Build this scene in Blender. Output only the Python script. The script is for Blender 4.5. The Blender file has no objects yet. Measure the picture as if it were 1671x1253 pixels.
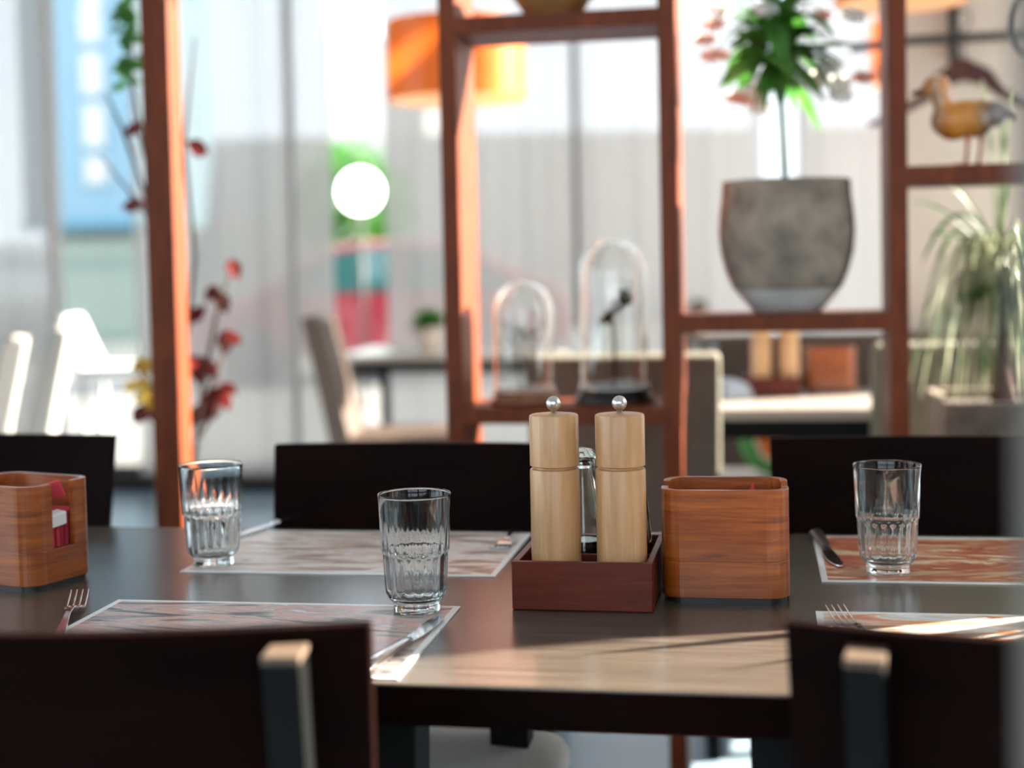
import bpy, bmesh, math, random
from mathutils import Vector, Matrix, Euler
random.seed(7)
PI = math.pi
SC = bpy.context.scene
COL = SC.collection
R = math.radians

# ------------------------------------------------------------------ camera
W, H, F = 1671, 1253, 2350.0
CAM = Vector((0, 0, 1.1085))
PITCH, ROLL = R(2.42), R(1.22)
PX, PY = 835.5, 534.0
cd = bpy.data.cameras.new('camera')
cam = bpy.data.objects.new('camera', cd)
COL.objects.link(cam)
cd.sensor_fit = 'HORIZONTAL'
cd.sensor_width = 36.0
cd.lens = 36.0 * F / W
cd.shift_y = (PY - H / 2) / W
cd.clip_start = 0.05
cd.clip_end = 300
cd.dof.use_dof = True
cd.dof.focus_distance = 1.53
cd.dof.aperture_fstop = 2.3
cd.dof.aperture_blades = 0
MROT = Euler((PI / 2 - PITCH, 0, 0)).to_matrix() @ Matrix.Rotation(-ROLL, 3, 'Z')
cam.matrix_world = Matrix.Translation(CAM) @ MROT.to_4x4()
SC.camera = cam

# ------------------------------------------------------------------ light
w = bpy.data.worlds.new('world')
SC.world = w
w.use_nodes = True
bg = w.node_tree.nodes['Background']
bg.inputs[0].default_value = (0.80, 0.90, 1.0, 1)
bg.inputs[1].default_value = 3.0
sd = bpy.data.lights.new('sun', 'SUN')
sun = bpy.data.objects.new('sun', sd)
COL.objects.link(sun)
SAZ, SEL = R(15), R(25)
sdir = Vector((math.cos(SAZ) * math.cos(SEL), math.sin(SAZ) * math.cos(SEL), math.sin(SEL)))
sun.rotation_euler = sdir.to_track_quat('Z', 'Y').to_euler()
sd.energy = 31.0
sd.color = (1.0, 0.90, 0.76)
sd.angle = R(0.6)
vs = SC.view_settings
SC.display_settings.display_device = 'sRGB'
vs.view_transform = 'Standard'
vs.look = 'None'
vs.exposure = 0.72
vs.gamma = 1.0
vs.use_curve_mapping = False
cy = SC.cycles
cy.use_denoising = True
cy.max_bounces = 14
cy.transparent_max_bounces = 24
cy.transmission_bounces = 12
cy.glossy_bounces = 6
cy.diffuse_bounces = 5
cy.sample_clamp_indirect = 6.0
cy.caustics_reflective = False
cy.caustics_refractive = False

# ------------------------------------------------------------------ pixel helpers
def ray(px, py):
    return (MROT @ Vector(((px - PX) / F, -(py - PY) / F, -1))).normalized()
def on_z(px, py, z):
    d = ray(px, py)
    return CAM + d * ((z - CAM.z) / d.z)
def at(px, py, y):
    d = ray(px, py)
    return CAM + d * (y / d.y)

# ------------------------------------------------------------------ materials
def newmat(name):
    m = bpy.data.materials.new(name)
    m.use_nodes = True
    nt = m.node_tree
    b = nt.nodes['Principled BSDF']
    return m, nt, b
def sock(b, name, v):
    if name in b.inputs:
        b.inputs[name].default_value = v
def plain(name, col, rough=0.6, metal=0.0, spec=0.5, coat=0.0, bump=0.0, bscale=200.0, var=0.0, vscale=8.0):
    m, nt, b = newmat(name)
    sock(b, 'Base Color', (*col, 1)); sock(b, 'Roughness', rough); sock(b, 'Metallic', metal)
    sock(b, 'Specular IOR Level', spec); sock(b, 'Coat Weight', coat)
    tc = nt.nodes.new('ShaderNodeTexCoord')
    if var:
        n = nt.nodes.new('ShaderNodeTexNoise'); n.inputs['Scale'].default_value = vscale; n.inputs['Detail'].default_value = 5
        nt.links.new(tc.outputs['Object'], n.inputs['Vector'])
        r = nt.nodes.new('ShaderNodeValToRGB')
        r.color_ramp.elements[0].position = 0.3; r.color_ramp.elements[1].position = 0.7
        r.color_ramp.elements[0].color = (*[c * (1 - var) for c in col], 1)
        r.color_ramp.elements[1].color = (*[min(1, c * (1 + var)) for c in col], 1)
        nt.links.new(n.outputs['Fac'], r.inputs['Fac']); nt.links.new(r.outputs['Color'], b.inputs['Base Color'])
    if bump:
        n = nt.nodes.new('ShaderNodeTexNoise'); n.inputs['Scale'].default_value = bscale; n.inputs['Detail'].default_value = 3
        nt.links.new(tc.outputs['Object'], n.inputs['Vector'])
        bp = nt.nodes.new('ShaderNodeBump'); bp.inputs['Strength'].default_value = bump; bp.inputs['Distance'].default_value = 0.002
        nt.links.new(n.outputs['Fac'], bp.inputs['Height']); nt.links.new(bp.outputs['Normal'], b.inputs['Normal'])
    return m
def wood(name, c1, c2, scale, rough=0.35, coat=0.2, detail=6, lo=0.3, hi=0.72, dist=1.2, bump=0.05, spec=0.5):
    m, nt, b = newmat(name)
    tc = nt.nodes.new('ShaderNodeTexCoord')
    mp = nt.nodes.new('ShaderNodeMapping'); mp.inputs['Scale'].default_value = scale
    n = nt.nodes.new('ShaderNodeTexNoise'); n.inputs['Scale'].default_value = 1.0; n.inputs['Detail'].default_value = detail
    n.inputs['Distortion'].default_value = dist; n.inputs['Roughness'].default_value = 0.65
    r = nt.nodes.new('ShaderNodeValToRGB')
    r.color_ramp.elements[0].position = lo; r.color_ramp.elements[1].position = hi
    r.color_ramp.elements[0].color = (*c1, 1); r.color_ramp.elements[1].color = (*c2, 1)
    nt.links.new(tc.outputs['Object'], mp.inputs['Vector']); nt.links.new(mp.outputs['Vector'], n.inputs['Vector'])
    nt.links.new(n.outputs['Fac'], r.inputs['Fac']); nt.links.new(r.outputs['Color'], b.inputs['Base Color'])
    bp = nt.nodes.new('ShaderNodeBump'); bp.inputs['Strength'].default_value = bump; bp.inputs['Distance'].default_value = 0.001
    nt.links.new(n.outputs['Fac'], bp.inputs['Height']); nt.links.new(bp.outputs['Normal'], b.inputs['Normal'])
    sock(b, 'Roughness', rough); sock(b, 'Coat Weight', coat); sock(b, 'Coat Roughness', 0.15); sock(b, 'Specular IOR Level', spec)
    return m
def glass(name, col=(1, 1, 1), rough=0.0, ior=1.45):
    m, nt, b = newmat(name)
    nt.nodes.remove(b)
    g = nt.nodes.new('ShaderNodeBsdfGlass'); g.inputs['Color'].default_value = (*col, 1)
    g.inputs['Roughness'].default_value = rough; g.inputs['IOR'].default_value = ior
    nt.links.new(g.outputs[0], nt.nodes['Material Output'].inputs['Surface'])
    return m
def thin_glass(name, refl=1.0, tint=(0.97, 0.98, 0.98)):
    m, nt, b = newmat(name)
    nt.nodes.remove(b)
    t = nt.nodes.new('ShaderNodeBsdfTransparent'); t.inputs[0].default_value = (*tint, 1)
    g = nt.nodes.new('ShaderNodeBsdfGlossy'); g.inputs['Roughness'].default_value = 0.03
    fr = nt.nodes.new('ShaderNodeFresnel'); fr.inputs[0].default_value = 1.45
    mx = nt.nodes.new('ShaderNodeMixShader')
    nt.links.new(fr.outputs[0], mx.inputs[0]); nt.links.new(t.outputs[0], mx.inputs[1]); nt.links.new(g.outputs[0], mx.inputs[2])
    nt.links.new(mx.outputs[0], nt.nodes['Material Output'].inputs['Surface'])
    return m
def sheer(name, col, trans=0.35):
    m, nt, b = newmat(name)
    nt.nodes.remove(b)
    tc = nt.nodes.new('ShaderNodeTexCoord')
    mp = nt.nodes.new('ShaderNodeMapping'); mp.inputs['Scale'].default_value = (60, 60, 0.6)
    n = nt.nodes.new('ShaderNodeTexNoise'); n.inputs['Scale'].default_value = 1.0
    nt.links.new(tc.outputs['Object'], mp.inputs['Vector']); nt.links.new(mp.outputs['Vector'], n.inputs['Vector'])
    r = nt.nodes.new('ShaderNodeValToRGB')
    r.color_ramp.elements[0].color = (*[c * 0.93 for c in col], 1); r.color_ramp.elements[1].color = (*[min(1, c * 1.05) for c in col], 1)
    nt.links.new(n.outputs['Fac'], r.inputs['Fac'])
    t = nt.nodes.new('ShaderNodeBsdfTransparent')
    tl = nt.nodes.new('ShaderNodeBsdfTranslucent'); d = nt.nodes.new('ShaderNodeBsdfDiffuse')
    nt.links.new(r.outputs[0], tl.inputs[0]); nt.links.new(r.outputs[0], d.inputs[0])
    a = nt.nodes.new('ShaderNodeMixShader'); a.inputs[0].default_value = 0.35
    nt.links.new(tl.outputs[0], a.inputs[1]); nt.links.new(d.outputs[0], a.inputs[2])
    mx = nt.nodes.new('ShaderNodeMixShader'); mx.inputs[0].default_value = trans
    nt.links.new(a.outputs[0], mx.inputs[1]); nt.links.new(t.outputs[0], mx.inputs[2])
    nt.links.new(mx.outputs[0], nt.nodes['Material Output'].inputs['Surface'])
    return m
def leafy(name, col, tl=0.45, gloss=0.25, col2=None):
    m, nt, b = newmat(name)
    sock(b, 'Roughness', 0.35)
    tc = nt.nodes.new('ShaderNodeTexCoord')
    n = nt.nodes.new('ShaderNodeTexNoise'); n.inputs['Scale'].default_value = 14
    nt.links.new(tc.outputs['Object'], n.inputs['Vector'])
    r = nt.nodes.new('ShaderNodeValToRGB')
    r.color_ramp.elements[0].position = 0.35; r.color_ramp.elements[1].position = 0.65
    r.color_ramp.elements[0].color = (*col, 1); r.color_ramp.elements[1].color = (*(col2 or [c * 1.5 for c in col]), 1)
    nt.links.new(n.outputs['Fac'], r.inputs['Fac']); nt.links.new(r.outputs[0], b.inputs['Base Color'])
    t = nt.nodes.new('ShaderNodeBsdfTranslucent'); nt.links.new(r.outputs[0], t.inputs[0])
    mx = nt.nodes.new('ShaderNodeMixShader'); mx.inputs[0].default_value = tl
    nt.links.new(b.outputs[0], mx.inputs[1]); nt.links.new(t.outputs[0], mx.inputs[2])
    nt.links.new(mx.outputs[0], nt.nodes['Material Output'].inputs['Surface'])
    return m
def glow(name, col, s):
    m, nt, b = newmat(name)
    nt.nodes.remove(b)
    e = nt.nodes.new('ShaderNodeEmission'); e.inputs[0].default_value = (*col, 1); e.inputs[1].default_value = s
    nt.links.new(e.outputs[0], nt.nodes['Material Output'].inputs['Surface'])
    return m
def placemat_mat(name, stops, seed, hw, hd, stretch=(5, 22, 1), dist=2.5):
    """printed streaks inside a plain white border (object coordinates)"""
    m, nt, b = newmat(name)
    L = nt.links.new
    tc = nt.nodes.new('ShaderNodeTexCoord')
    mp = nt.nodes.new('ShaderNodeMapping'); mp.inputs['Scale'].default_value = stretch; mp.inputs['Location'].default_value = (seed, seed * 1.7, 0)
    mp.inputs['Rotation'].default_value = (0, 0, 0.15)
    n = nt.nodes.new('ShaderNodeTexNoise'); n.inputs['Scale'].default_value = 1.0; n.inputs['Detail'].default_value = 7
    n.inputs['Distortion'].default_value = dist; n.inputs['Roughness'].default_value = 0.62
    stops = [(0.5 + (p - 0.5) * 0.62, tuple(min(0.92, q * 1.3) for q in c)) for p, c in stops]
    r = nt.nodes.new('ShaderNodeValToRGB')
    els = r.color_ramp.elements
    els[0].position = stops[0][0]; els[0].color = (*stops[0][1], 1)
    els[1].position = stops[-1][0]; els[1].color = (*stops[-1][1], 1)
    for p, c in stops[1:-1]:
        e = els.new(p); e.color = (*c, 1)
    L(tc.outputs['Object'], mp.inputs['Vector']); L(mp.outputs['Vector'], n.inputs['Vector']); L(n.outputs['Fac'], r.inputs['Fac'])
    sx = nt.nodes.new('ShaderNodeSeparateXYZ'); L(tc.outputs['Object'], sx.inputs[0])
    def edge(out, half):
        a = nt.nodes.new('ShaderNodeMath'); a.operation = 'ABSOLUTE'; L(out, a.inputs[0])
        g = nt.nodes.new('ShaderNodeMath'); g.operation = 'GREATER_THAN'; L(a.outputs[0], g.inputs[0]); g.inputs[1].default_value = half - 0.007
        return g
    gx, gy = edge(sx.outputs[0], hw), edge(sx.outputs[1], hd)
    mxx = nt.nodes.new('ShaderNodeMath'); mxx.operation = 'MAXIMUM'; L(gx.outputs[0], mxx.inputs[0]); L(gy.outputs[0], mxx.inputs[1])
    mc = nt.nodes.new('ShaderNodeMixRGB'); L(mxx.outputs[0], mc.inputs[0]); L(r.outputs[0], mc.inputs[1]); mc.inputs[2].default_value = (0.92, 0.92, 0.90, 1)
    L(mc.outputs[0], b.inputs['Base Color'])
    sock(b, 'Roughness', 0.32)
    return m

M = {}
M['table'] = wood('table_wood', (0.036, 0.028, 0.021), (0.105, 0.084, 0.066), (3, 60, 30), rough=0.27, coat=0.0, bump=0.12, spec=0.8)
M['espresso'] = wood('espresso_wood', (0.003, 0.0010, 0.0008), (0.009, 0.0022, 0.0015), (4, 20, 20), rough=0.5, coat=0.0, spec=0.03)
M['black_frame'] = plain('black_frame', (0.004, 0.0045, 0.0045), 0.45, spec=0.12, bump=0.03)
M['maple'] = wood('maple', (0.40, 0.20, 0.080), (0.62, 0.37, 0.175), (90, 90, 5), rough=0.38, coat=0.15, lo=0.25, hi=0.7, dist=0.6)
M['mahogany'] = wood('mahogany', (0.065, 0.006, 0.002), (0.15, 0.019, 0.004), (10, 40, 120), rough=0.42, coat=0.05, spec=0.3)
M['teak'] = wood('teak', (0.15, 0.026, 0.003), (0.44, 0.115, 0.014), (9, 9, 150), rough=0.32, coat=0.3, lo=0.3, hi=0.72, dist=0.7)
M['ply'] = plain('pale_edge', (0.72, 0.48, 0.28), 0.45)
M['shelf'] = wood('cherry_shelf', (0.085, 0.013, 0.002), (0.19, 0.037, 0.004), (25, 25, 6), rough=0.5, coat=0.0, spec=0.25)
M['steel'] = plain('steel', (0.75, 0.75, 0.76), 0.13, metal=1.0)
M['brushed'] = plain('brushed_steel', (0.70, 0.68, 0.66), 0.30, metal=1.0, bump=0.1, bscale=400)
M['glass'] = glass('tumbler_glass', (0.955, 0.975, 0.978))
M['dome_glass'] = thin_glass('dome_glass')
M['cruet_glass'] = glass('cruet_glass', (0.97, 0.99, 0.98))
M['oil'] = glass('olive_oil', (0.75, 0.50, 0.05), ior=1.40)
M['vinegar'] = plain('dark_vinegar', (0.02, 0.008, 0.004), 0.1)
M['black'] = plain('black_plastic', (0.012, 0.012, 0.012), 0.35)
M['red_paper'] = plain('red_paper_napkin', (0.62, 0.05, 0.07), 0.8, bump=0.2)
M['white_paper'] = plain('white_paper_napkin', (0.82, 0.80, 0.78), 0.8, bump=0.2)
M['cream_fabric'] = plain('cream_fabric', (0.76, 0.73, 0.67), 0.9, bump=0.5, bscale=900, var=0.12, vscale=300)
M['taupe_fabric'] = plain('taupe_fabric', (0.16, 0.150, 0.115), 0.95, bump=0.4, bscale=500, var=0.12, vscale=60)
M['brown_fabric'] = plain('brown_leather', (0.065, 0.040, 0.027), 0.6, bump=0.2)
M['grey_fabric'] = plain('grey_fabric', (0.34, 0.33, 0.31), 0.95, bump=0.4, bscale=500)
M['floor'] = plain('grey_floor', (0.24, 0.33, 0.41), 0.22, bump=0.05, bscale=30, var=0.1, vscale=2)
M['wall'] = plain('beige_plaster', (0.62, 0.53, 0.43), 0.85, bump=0.1, bscale=60, var=0.04)
M['wall_light'] = plain('light_plaster', (0.66, 0.62, 0.57), 0.85, bump=0.1, bscale=60)
M['wall_dark'] = plain('dark_plaster', (0.10, 0.085, 0.075), 0.85, bump=0.1, bscale=60)
M['ceiling'] = plain('ceiling_paint', (0.60, 0.57, 0.53), 0.9)
M['frame_dark'] = plain('window_frame_paint', (0.10, 0.09, 0.08), 0.5)
M['curtain'] = sheer('sheer_curtain', (0.56, 0.52, 0.485), 0.15)
M['window'] = thin_glass('window_glass')
M['stone'] = plain('weathered_stone', (0.25, 0.20, 0.15), 0.85, bump=0.6, bscale=90, var=0.35, vscale=22)
M['glaze'] = plain('pale_glaze', (0.50, 0.47, 0.42), 0.3, var=0.1, vscale=20)
M['planter'] = plain('rough_planter_stone', (0.21, 0.17, 0.13), 0.9, bump=0.8, bscale=60, var=0.3, vscale=20)
M['soil'] = plain('soil', (0.05, 0.035, 0.025), 1.0, bump=1.0, bscale=80)
M['green'] = leafy('green_leaf', (0.035, 0.13, 0.02), 0.45, col2=(0.10, 0.30, 0.05))
M['pale_leaf'] = leafy('striped_leaf', (0.045, 0.12, 0.03), 0.28, col2=(0.50, 0.52, 0.36))
M['red_leaf'] = leafy('red_leaf', (0.09, 0.007, 0.006), 0.3, col2=(0.17, 0.018, 0.012))
M['pink'] = leafy('pink_petal', (0.75, 0.28, 0.18), 0.5, col2=(0.9, 0.75, 0.68))
M['white_petal'] = leafy('white_petal', (0.85, 0.80, 0.76), 0.5, col2=(0.9, 0.88, 0.85))
M['stem'] = plain('stem', (0.03, 0.10, 0.03), 0.6)
M['twig'] = plain('twig', (0.10, 0.05, 0.035), 0.8, bump=0.4)
M['shade'] = leafy('orange_shade', (0.78, 0.20, 0.02), 0.45, col2=(0.82, 0.23, 0.03))
M['liner'] = leafy('shade_liner', (0.85, 0.70, 0.50), 0.3, col2=(0.85, 0.70, 0.50))
M['bulb'] = glow('warm_bulb', (1.0, 0.72, 0.42), 14.0)
M['dome_wood'] = wood('dome_base_wood', (0.16, 0.06, 0.03), (0.34, 0.15, 0.07), (30, 30, 8))
M['gold_brown'] = plain('dried_brown', (0.26, 0.12, 0.03), 0.5, bump=0.5)
M['hanger'] = wood('hanger_wood', (0.03, 0.003, 0.002), (0.06, 0.008, 0.005), (20, 20, 20), rough=0.4, coat=0.1)
M['iron'] = plain('black_iron', (0.012, 0.011, 0.010), 0.5, bump=0.1)
M['leg_highlight'] = plain('painted_leg_highlight', (0.12, 0.085, 0.06), 0.35)  # lighter tan: the window highlight on leg tops put into the colour
M['grey_paint'] = plain('grey_paint', (0.17, 0.15, 0.135), 0.7)
M['terracotta'] = plain('pale_pot', (0.62, 0.52, 0.42), 0.7)
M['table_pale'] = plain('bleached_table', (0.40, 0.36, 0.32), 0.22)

# ------------------------------------------------------------------ mesh builder
class MB:
    def __init__(s):
        s.v = []; s.f = []
    def add(s, vs_, fs_):
        o = len(s.v)
        s.v += [Vector(p) for p in vs_]
        s.f += [tuple(i + o for i in f) for f in fs_]
        return s
    def box(s, c, size, rot=None):
        c = Vector(c); hx, hy, hz = size[0] / 2, size[1] / 2, size[2] / 2
        vs_ = [Vector((x, y, z)) for x in (-hx, hx) for y in (-hy, hy) for z in (-hz, hz)]
        if rot is not None:
            m = Euler(rot).to_matrix(); vs_ = [m @ p for p in vs_]
        return s.add([p + c for p in vs_], [(0, 1, 3, 2), (4, 6, 7, 5), (0, 4, 5, 1), (2, 3, 7, 6), (0, 2, 6, 4), (1, 5, 7, 3)])
    def bar(s, p0, p1, wd, dp, up=(0, 1, 0)):
        """box section wd x dp from p0 to p1; wd is measured across 'up'"""
        p0, p1 = Vector(p0), Vector(p1)
        d = (p1 - p0).normalized(); a = d.cross(Vector(up)).normalized(); b = a.cross(d).normalized()
        vs_ = []
        for p in (p0, p1):
            for i, j in ((-1, -1), (1, -1), (1, 1), (-1, 1)):
                vs_.append(p + a * i * wd / 2 + b * j * dp / 2)
        return s.add(vs_, [(0, 3, 2, 1), (4, 5, 6, 7), (0, 1, 5, 4), (1, 2, 6, 5), (2, 3, 7, 6), (3, 0, 4, 7)])
    def tube(s, pts, rad, n=8, caps=True, flat=1.0):
        pts = [Vector(p) for p in pts]
        if not hasattr(rad, '__len__'):
            rad = [rad] * len(pts)
        vs_ = []; ref = None
        for i, p in enumerate(pts):
            t = (pts[min(i + 1, len(pts) - 1)] - pts[max(i - 1, 0)]).normalized()
            if ref is None:
                ref = Vector((0, 0, 1)) if abs(t.z) < 0.9 else Vector((1, 0, 0))
            a = t.cross(ref).normalized(); b = a.cross(t).normalized(); ref = b
            for k in range(n):
                an = 2 * PI * k / n
                vs_.append(p + (a * math.cos(an) + b * math.sin(an) * flat) * rad[i])
        fs_ = []
        for i in range(len(pts) - 1):
            for k in range(n):
                fs_.append((i * n + k, i * n + (k + 1) % n, (i + 1) * n + (k + 1) % n, (i + 1) * n + k))
        if caps:
            fs_.append(tuple(reversed(range(n)))); fs_.append(tuple((len(pts) - 1) * n + k for k in range(n)))
        return s.add(vs_, fs_)
    def lathe(s, prof, n=48, c=(0, 0, 0), mod=None, caps=True, rot=None):
        """prof: list of (r, z); mod(i, angle) multiplies the radius"""
        c = Vector(c); vs_ = []; fs_ = []; rings = []
        for i, (r, z) in enumerate(prof):
            if r < 1e-6:
                rings.append([len(vs_)]); vs_.append(Vector((0, 0, z)))
            else:
                ring = []
                for k in range(n):
                    a = 2 * PI * k / n; q = r * (mod(i, a) if mod else 1)
                    ring.append(len(vs_)); vs_.append(Vector((q * math.cos(a), q * math.sin(a), z)))
                rings.append(ring)
        for A, B in zip(rings, rings[1:]):
            for k in range(n):
                k2 = (k + 1) % n
                if len(A) == 1 and len(B) == 1: continue
                if len(A) == 1: fs_.append((A[0], B[k2], B[k]))
                elif len(B) == 1: fs_.append((A[k], A[k2], B[0]))
                else: fs_.append((A[k], A[k2], B[k2], B[k]))
        if caps:
            if len(rings[0]) > 1: fs_.append(tuple(reversed(rings[0])))
            if len(rings[-1]) > 1: fs_.append(tuple(rings[-1]))
        if rot is not None:
            m = Euler(rot).to_matrix(); vs_ = [m @ p for p in vs_]
        return s.add([p + c for p in vs_], fs_)
    def prism(s, poly, z0, z1, c=(0, 0, 0), axis='Z'):
        n = len(poly); vs_ = []
        for z in (z0, z1):
            for x, y in poly:
                vs_.append(Vector((x, y, z)) if axis == 'Z' else Vector((x, z, y)))
        vs_ = [p + Vector(c) for p in vs_]
        fs_ = [tuple(reversed(range(n))), tuple(range(n, 2 * n))]
        for k in range(n):
            fs_.append((k, (k + 1) % n, n + (k + 1) % n, n + k))
        return s.add(vs_, fs_)
    def ball(s, c, r, n=16, rot=None):
        r = r if hasattr(r, '__len__') else (r, r, r)
        m = Euler(rot).to_matrix() if rot is not None else Matrix.Identity(3)
        vs_ = []; fs_ = []
        mseg = n // 2
        for i in range(mseg + 1):
            th = PI * i / mseg
            if i in (0, mseg):
                vs_.append(Vector((0, 0, r[2] * math.cos(th)))); continue
            for k in range(n):
                a = 2 * PI * k / n
                vs_.append(Vector((r[0] * math.sin(th) * math.cos(a), r[1] * math.sin(th) * math.sin(a), r[2] * math.cos(th))))
        idx = lambda i, k: 0 if i == 0 else (len(vs_) - 1 if i == mseg else 1 + (i - 1) * n + k % n)
        for i in range(mseg):
            for k in range(n):
                if i == 0: fs_.append((0, idx(1, k), idx(1, k + 1)))
                elif i == mseg - 1: fs_.append((idx(i, k), len(vs_) - 1, idx(i, k + 1)))
                else: fs_.append((idx(i, k), idx(i + 1, k), idx(i + 1, k + 1), idx(i, k + 1)))
        return s.add([m @ p + Vector(c) for p in vs_], fs_)
    def leaf(s, pts, wid, normal_hint=(0, 0, 1), fold=0.15):
        """thin leaf along pts with half widths wid, lightly folded at the midrib"""
        pts = [Vector(p) for p in pts]; o = []
        for i, p in enumerate(pts):
            t = (pts[min(i + 1, len(pts) - 1)] - pts[max(i - 1, 0)]).normalized()
            a = t.cross(Vector(normal_hint))
            if a.length < 1e-3: a = t.cross(Vector((1, 0.3, 0)))
            a.normalize(); nn = a.cross(t).normalized()
            o += [p - a * wid[i] + nn * wid[i] * fold, p, p + a * wid[i] + nn * wid[i] * fold]
        fs_ = []
        for i in range(len(pts) - 1):
            for k in (0, 1):
                fs_.append((3 * i + k, 3 * i + k + 1, 3 * i + 4 + k, 3 * i + 3 + k))
        return s.add(o, fs_)
    def build(s, name, mat, parent=None, smooth=False, bevel=0.0, seg=2, loc=None, rz=None, auto=None, weld=False):
        me = bpy.data.meshes.new(name)
        me.from_pydata([tuple(p) for p in s.v], [], s.f)
        bm = bmesh.new(); bm.from_mesh(me)
        if weld: bmesh.ops.remove_doubles(bm, verts=bm.verts, dist=1e-6)
        bmesh.ops.recalc_face_normals(bm, faces=bm.faces)
        bm.to_mesh(me); bm.free()
        me.materials.append(mat)
        if smooth:
            for p in me.polygons: p.use_smooth = True
            if auto is not None:
                try: me.set_sharp_from_angle(angle=R(auto))
                except Exception: pass
        o = bpy.data.objects.new(name, me)
        COL.objects.link(o)
        if parent is not None: o.parent = parent
        if loc is not None: o.location = loc
        if rz is not None: o.rotation_euler = (0, 0, rz)
        if bevel:
            b = o.modifiers.new('edge', 'BEVEL'); b.width = bevel; b.segments = seg; b.limit_method = 'ANGLE'; b.angle_limit = R(40)
        return o

def tag(o, label, cat, group=None):
    o['label'] = label; o['category'] = cat
    if group: o['group'] = group
    return o
def thing(name, label, cat, loc=(0, 0, 0), rz=0.0, group=None):
    o = bpy.data.objects.new(name, None)
    COL.objects.link(o); o.empty_display_size = 0.1
    o.location = loc; o.rotation_euler = (0, 0, rz)
    return tag(o, label, cat, group)
def struct(name, mb, mat, **k):
    o = mb.build(name, mat, **k)
    if o.parent is None: o['kind'] = 'structure'
    return o
KIDS = {}
def copy_tree(o, parent=None):
    c = o.copy(); COL.objects.link(c)
    if parent is not None: c.parent = parent
    for ch in [x for x in COL.objects if x.parent == o]:
        copy_tree(ch, c)
    return c
def dup(o, loc, rz, label, group=None):
    c = copy_tree(o); c.location = loc; c.rotation_euler = (0, 0, rz); c['label'] = label
    if group: c['group'] = group
    return c

TH = R(-9.8)                      # the furniture and the window wall share this turn
T = math.tan(-TH)
def line_y(y0, x): return y0 - T * x
UX = Vector((math.cos(TH), math.sin(TH), 0)); UY = Vector((-math.sin(TH), math.cos(TH), 0))
def on_line(px, py, y0):
    """where the pixel's ray meets the vertical plane y = y0 - T x"""
    d = ray(px, py); t = y0 / (d.y + T * d.x)
    return CAM + d * t

# ================================================================== THE SETTING
WY = 7.1
struct('floor', MB().box((-1.05, 2.6, -0.05), (7.2, 10.5, 0.1)), M['floor'])
struct('ceiling', MB().box((-1.05, 2.6, 3.25), (7.2, 10.5, 0.1)), M['ceiling'])
wlm = MB()  # unseen left wall, its openings added for fill light
for y0, y1, z0, z1 in ((-2.6, -1.8, 0, 3.2), (4.6, 7.8, 0, 3.2), (-1.8, 4.6, 0, 0.5), (-1.8, 4.6, 2.8, 3.2), (1.3, 1.5, 0.5, 2.8)):
    wlm.box((-4.6, (y0 + y1) / 2, (z0 + z1) / 2), (0.12, y1 - y0, z1 - z0))
struct('wall_left', wlm, M['wall_light'])
def fill_window(n, c, size, axis):  # unseen left and rear windows, added for soft fill light
    wr_ = bpy.data.objects.new('window_%d' % n, None); COL.objects.link(wr_); wr_['kind'] = 'structure'; wr_.location = c
    w_, h_ = size; f_ = MB()
    def bx_(u, z, du, dz):
        f_.box((0, u, z) if axis == 'X' else (u, 0, z), (0.06, du, dz) if axis == 'X' else (du, 0.06, dz))
    bx_(0, h_ / 2 - .025, w_, .05); bx_(0, -h_ / 2 + .025, w_, .05); bx_(w_ / 2 - .025, 0, .05, h_); bx_(-w_ / 2 + .025, 0, .05, h_); bx_(0, 0, .04, h_)
    f_.build('window_frame', M['frame_dark'], wr_)
    MB().box((0, 0, 0), (0.01, w_ - .1, h_ - .1) if axis == 'X' else (w_ - .1, 0.01, h_ - .1)).build('window_pane', M['window'], wr_)
wrm = MB()  # unseen rear wall, darkened against bounce; openings added for fill
for x0, x1, z0, z1 in ((-4.6, -3.4, 0, 3.2), (1.8, 2.6, 0, 3.2), (-3.4, 1.8, 0, 0.8), (-3.4, 1.8, 2.7, 3.2), (-0.9, -0.7, .8, 2.7)):
    wrm.box(((x0 + x1) / 2, -2.6, (z0 + z1) / 2), (x1 - x0, 0.12, z1 - z0))
struct('wall_rear', wrm, M['wall_dark'])
# unseen right wall: sill, lintel and piers; openings shaped to place the sun
wr = MB()
XR = 2.5
PIER0, PIER1 = 2.02, 3.25
for y0, y1, z0, z1 in ((-2.6, 1.0, 0, 3.2), (PIER0, PIER1, 0, 3.2), (1.0, PIER0, 0, 0.7), (1.0, PIER0, 2.75, 3.2), (PIER1, 6.6, 0, 0.25)):
    wr.box((XR, (y0 + y1) / 2, (z0 + z1) / 2), (0.12, y1 - y0, z1 - z0))
struct('wall_right', wr, M['wall_light'])
# beige wall behind the coat rail and its return towards the window wall
BW = 4.6
def place_line(mb_len, y0, x0): pass
xw0 = at(1449, 300, 4.4).x
L_ = 2.42 - xw0
wb = MB().box((L_ / 2, 0.06, 1.6), (L_ * 1.02, 0.12, 3.2))
struct('wall_back', wb, M['wall'], loc=(xw0, line_y(BW, xw0), 0), rz=TH)

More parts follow.
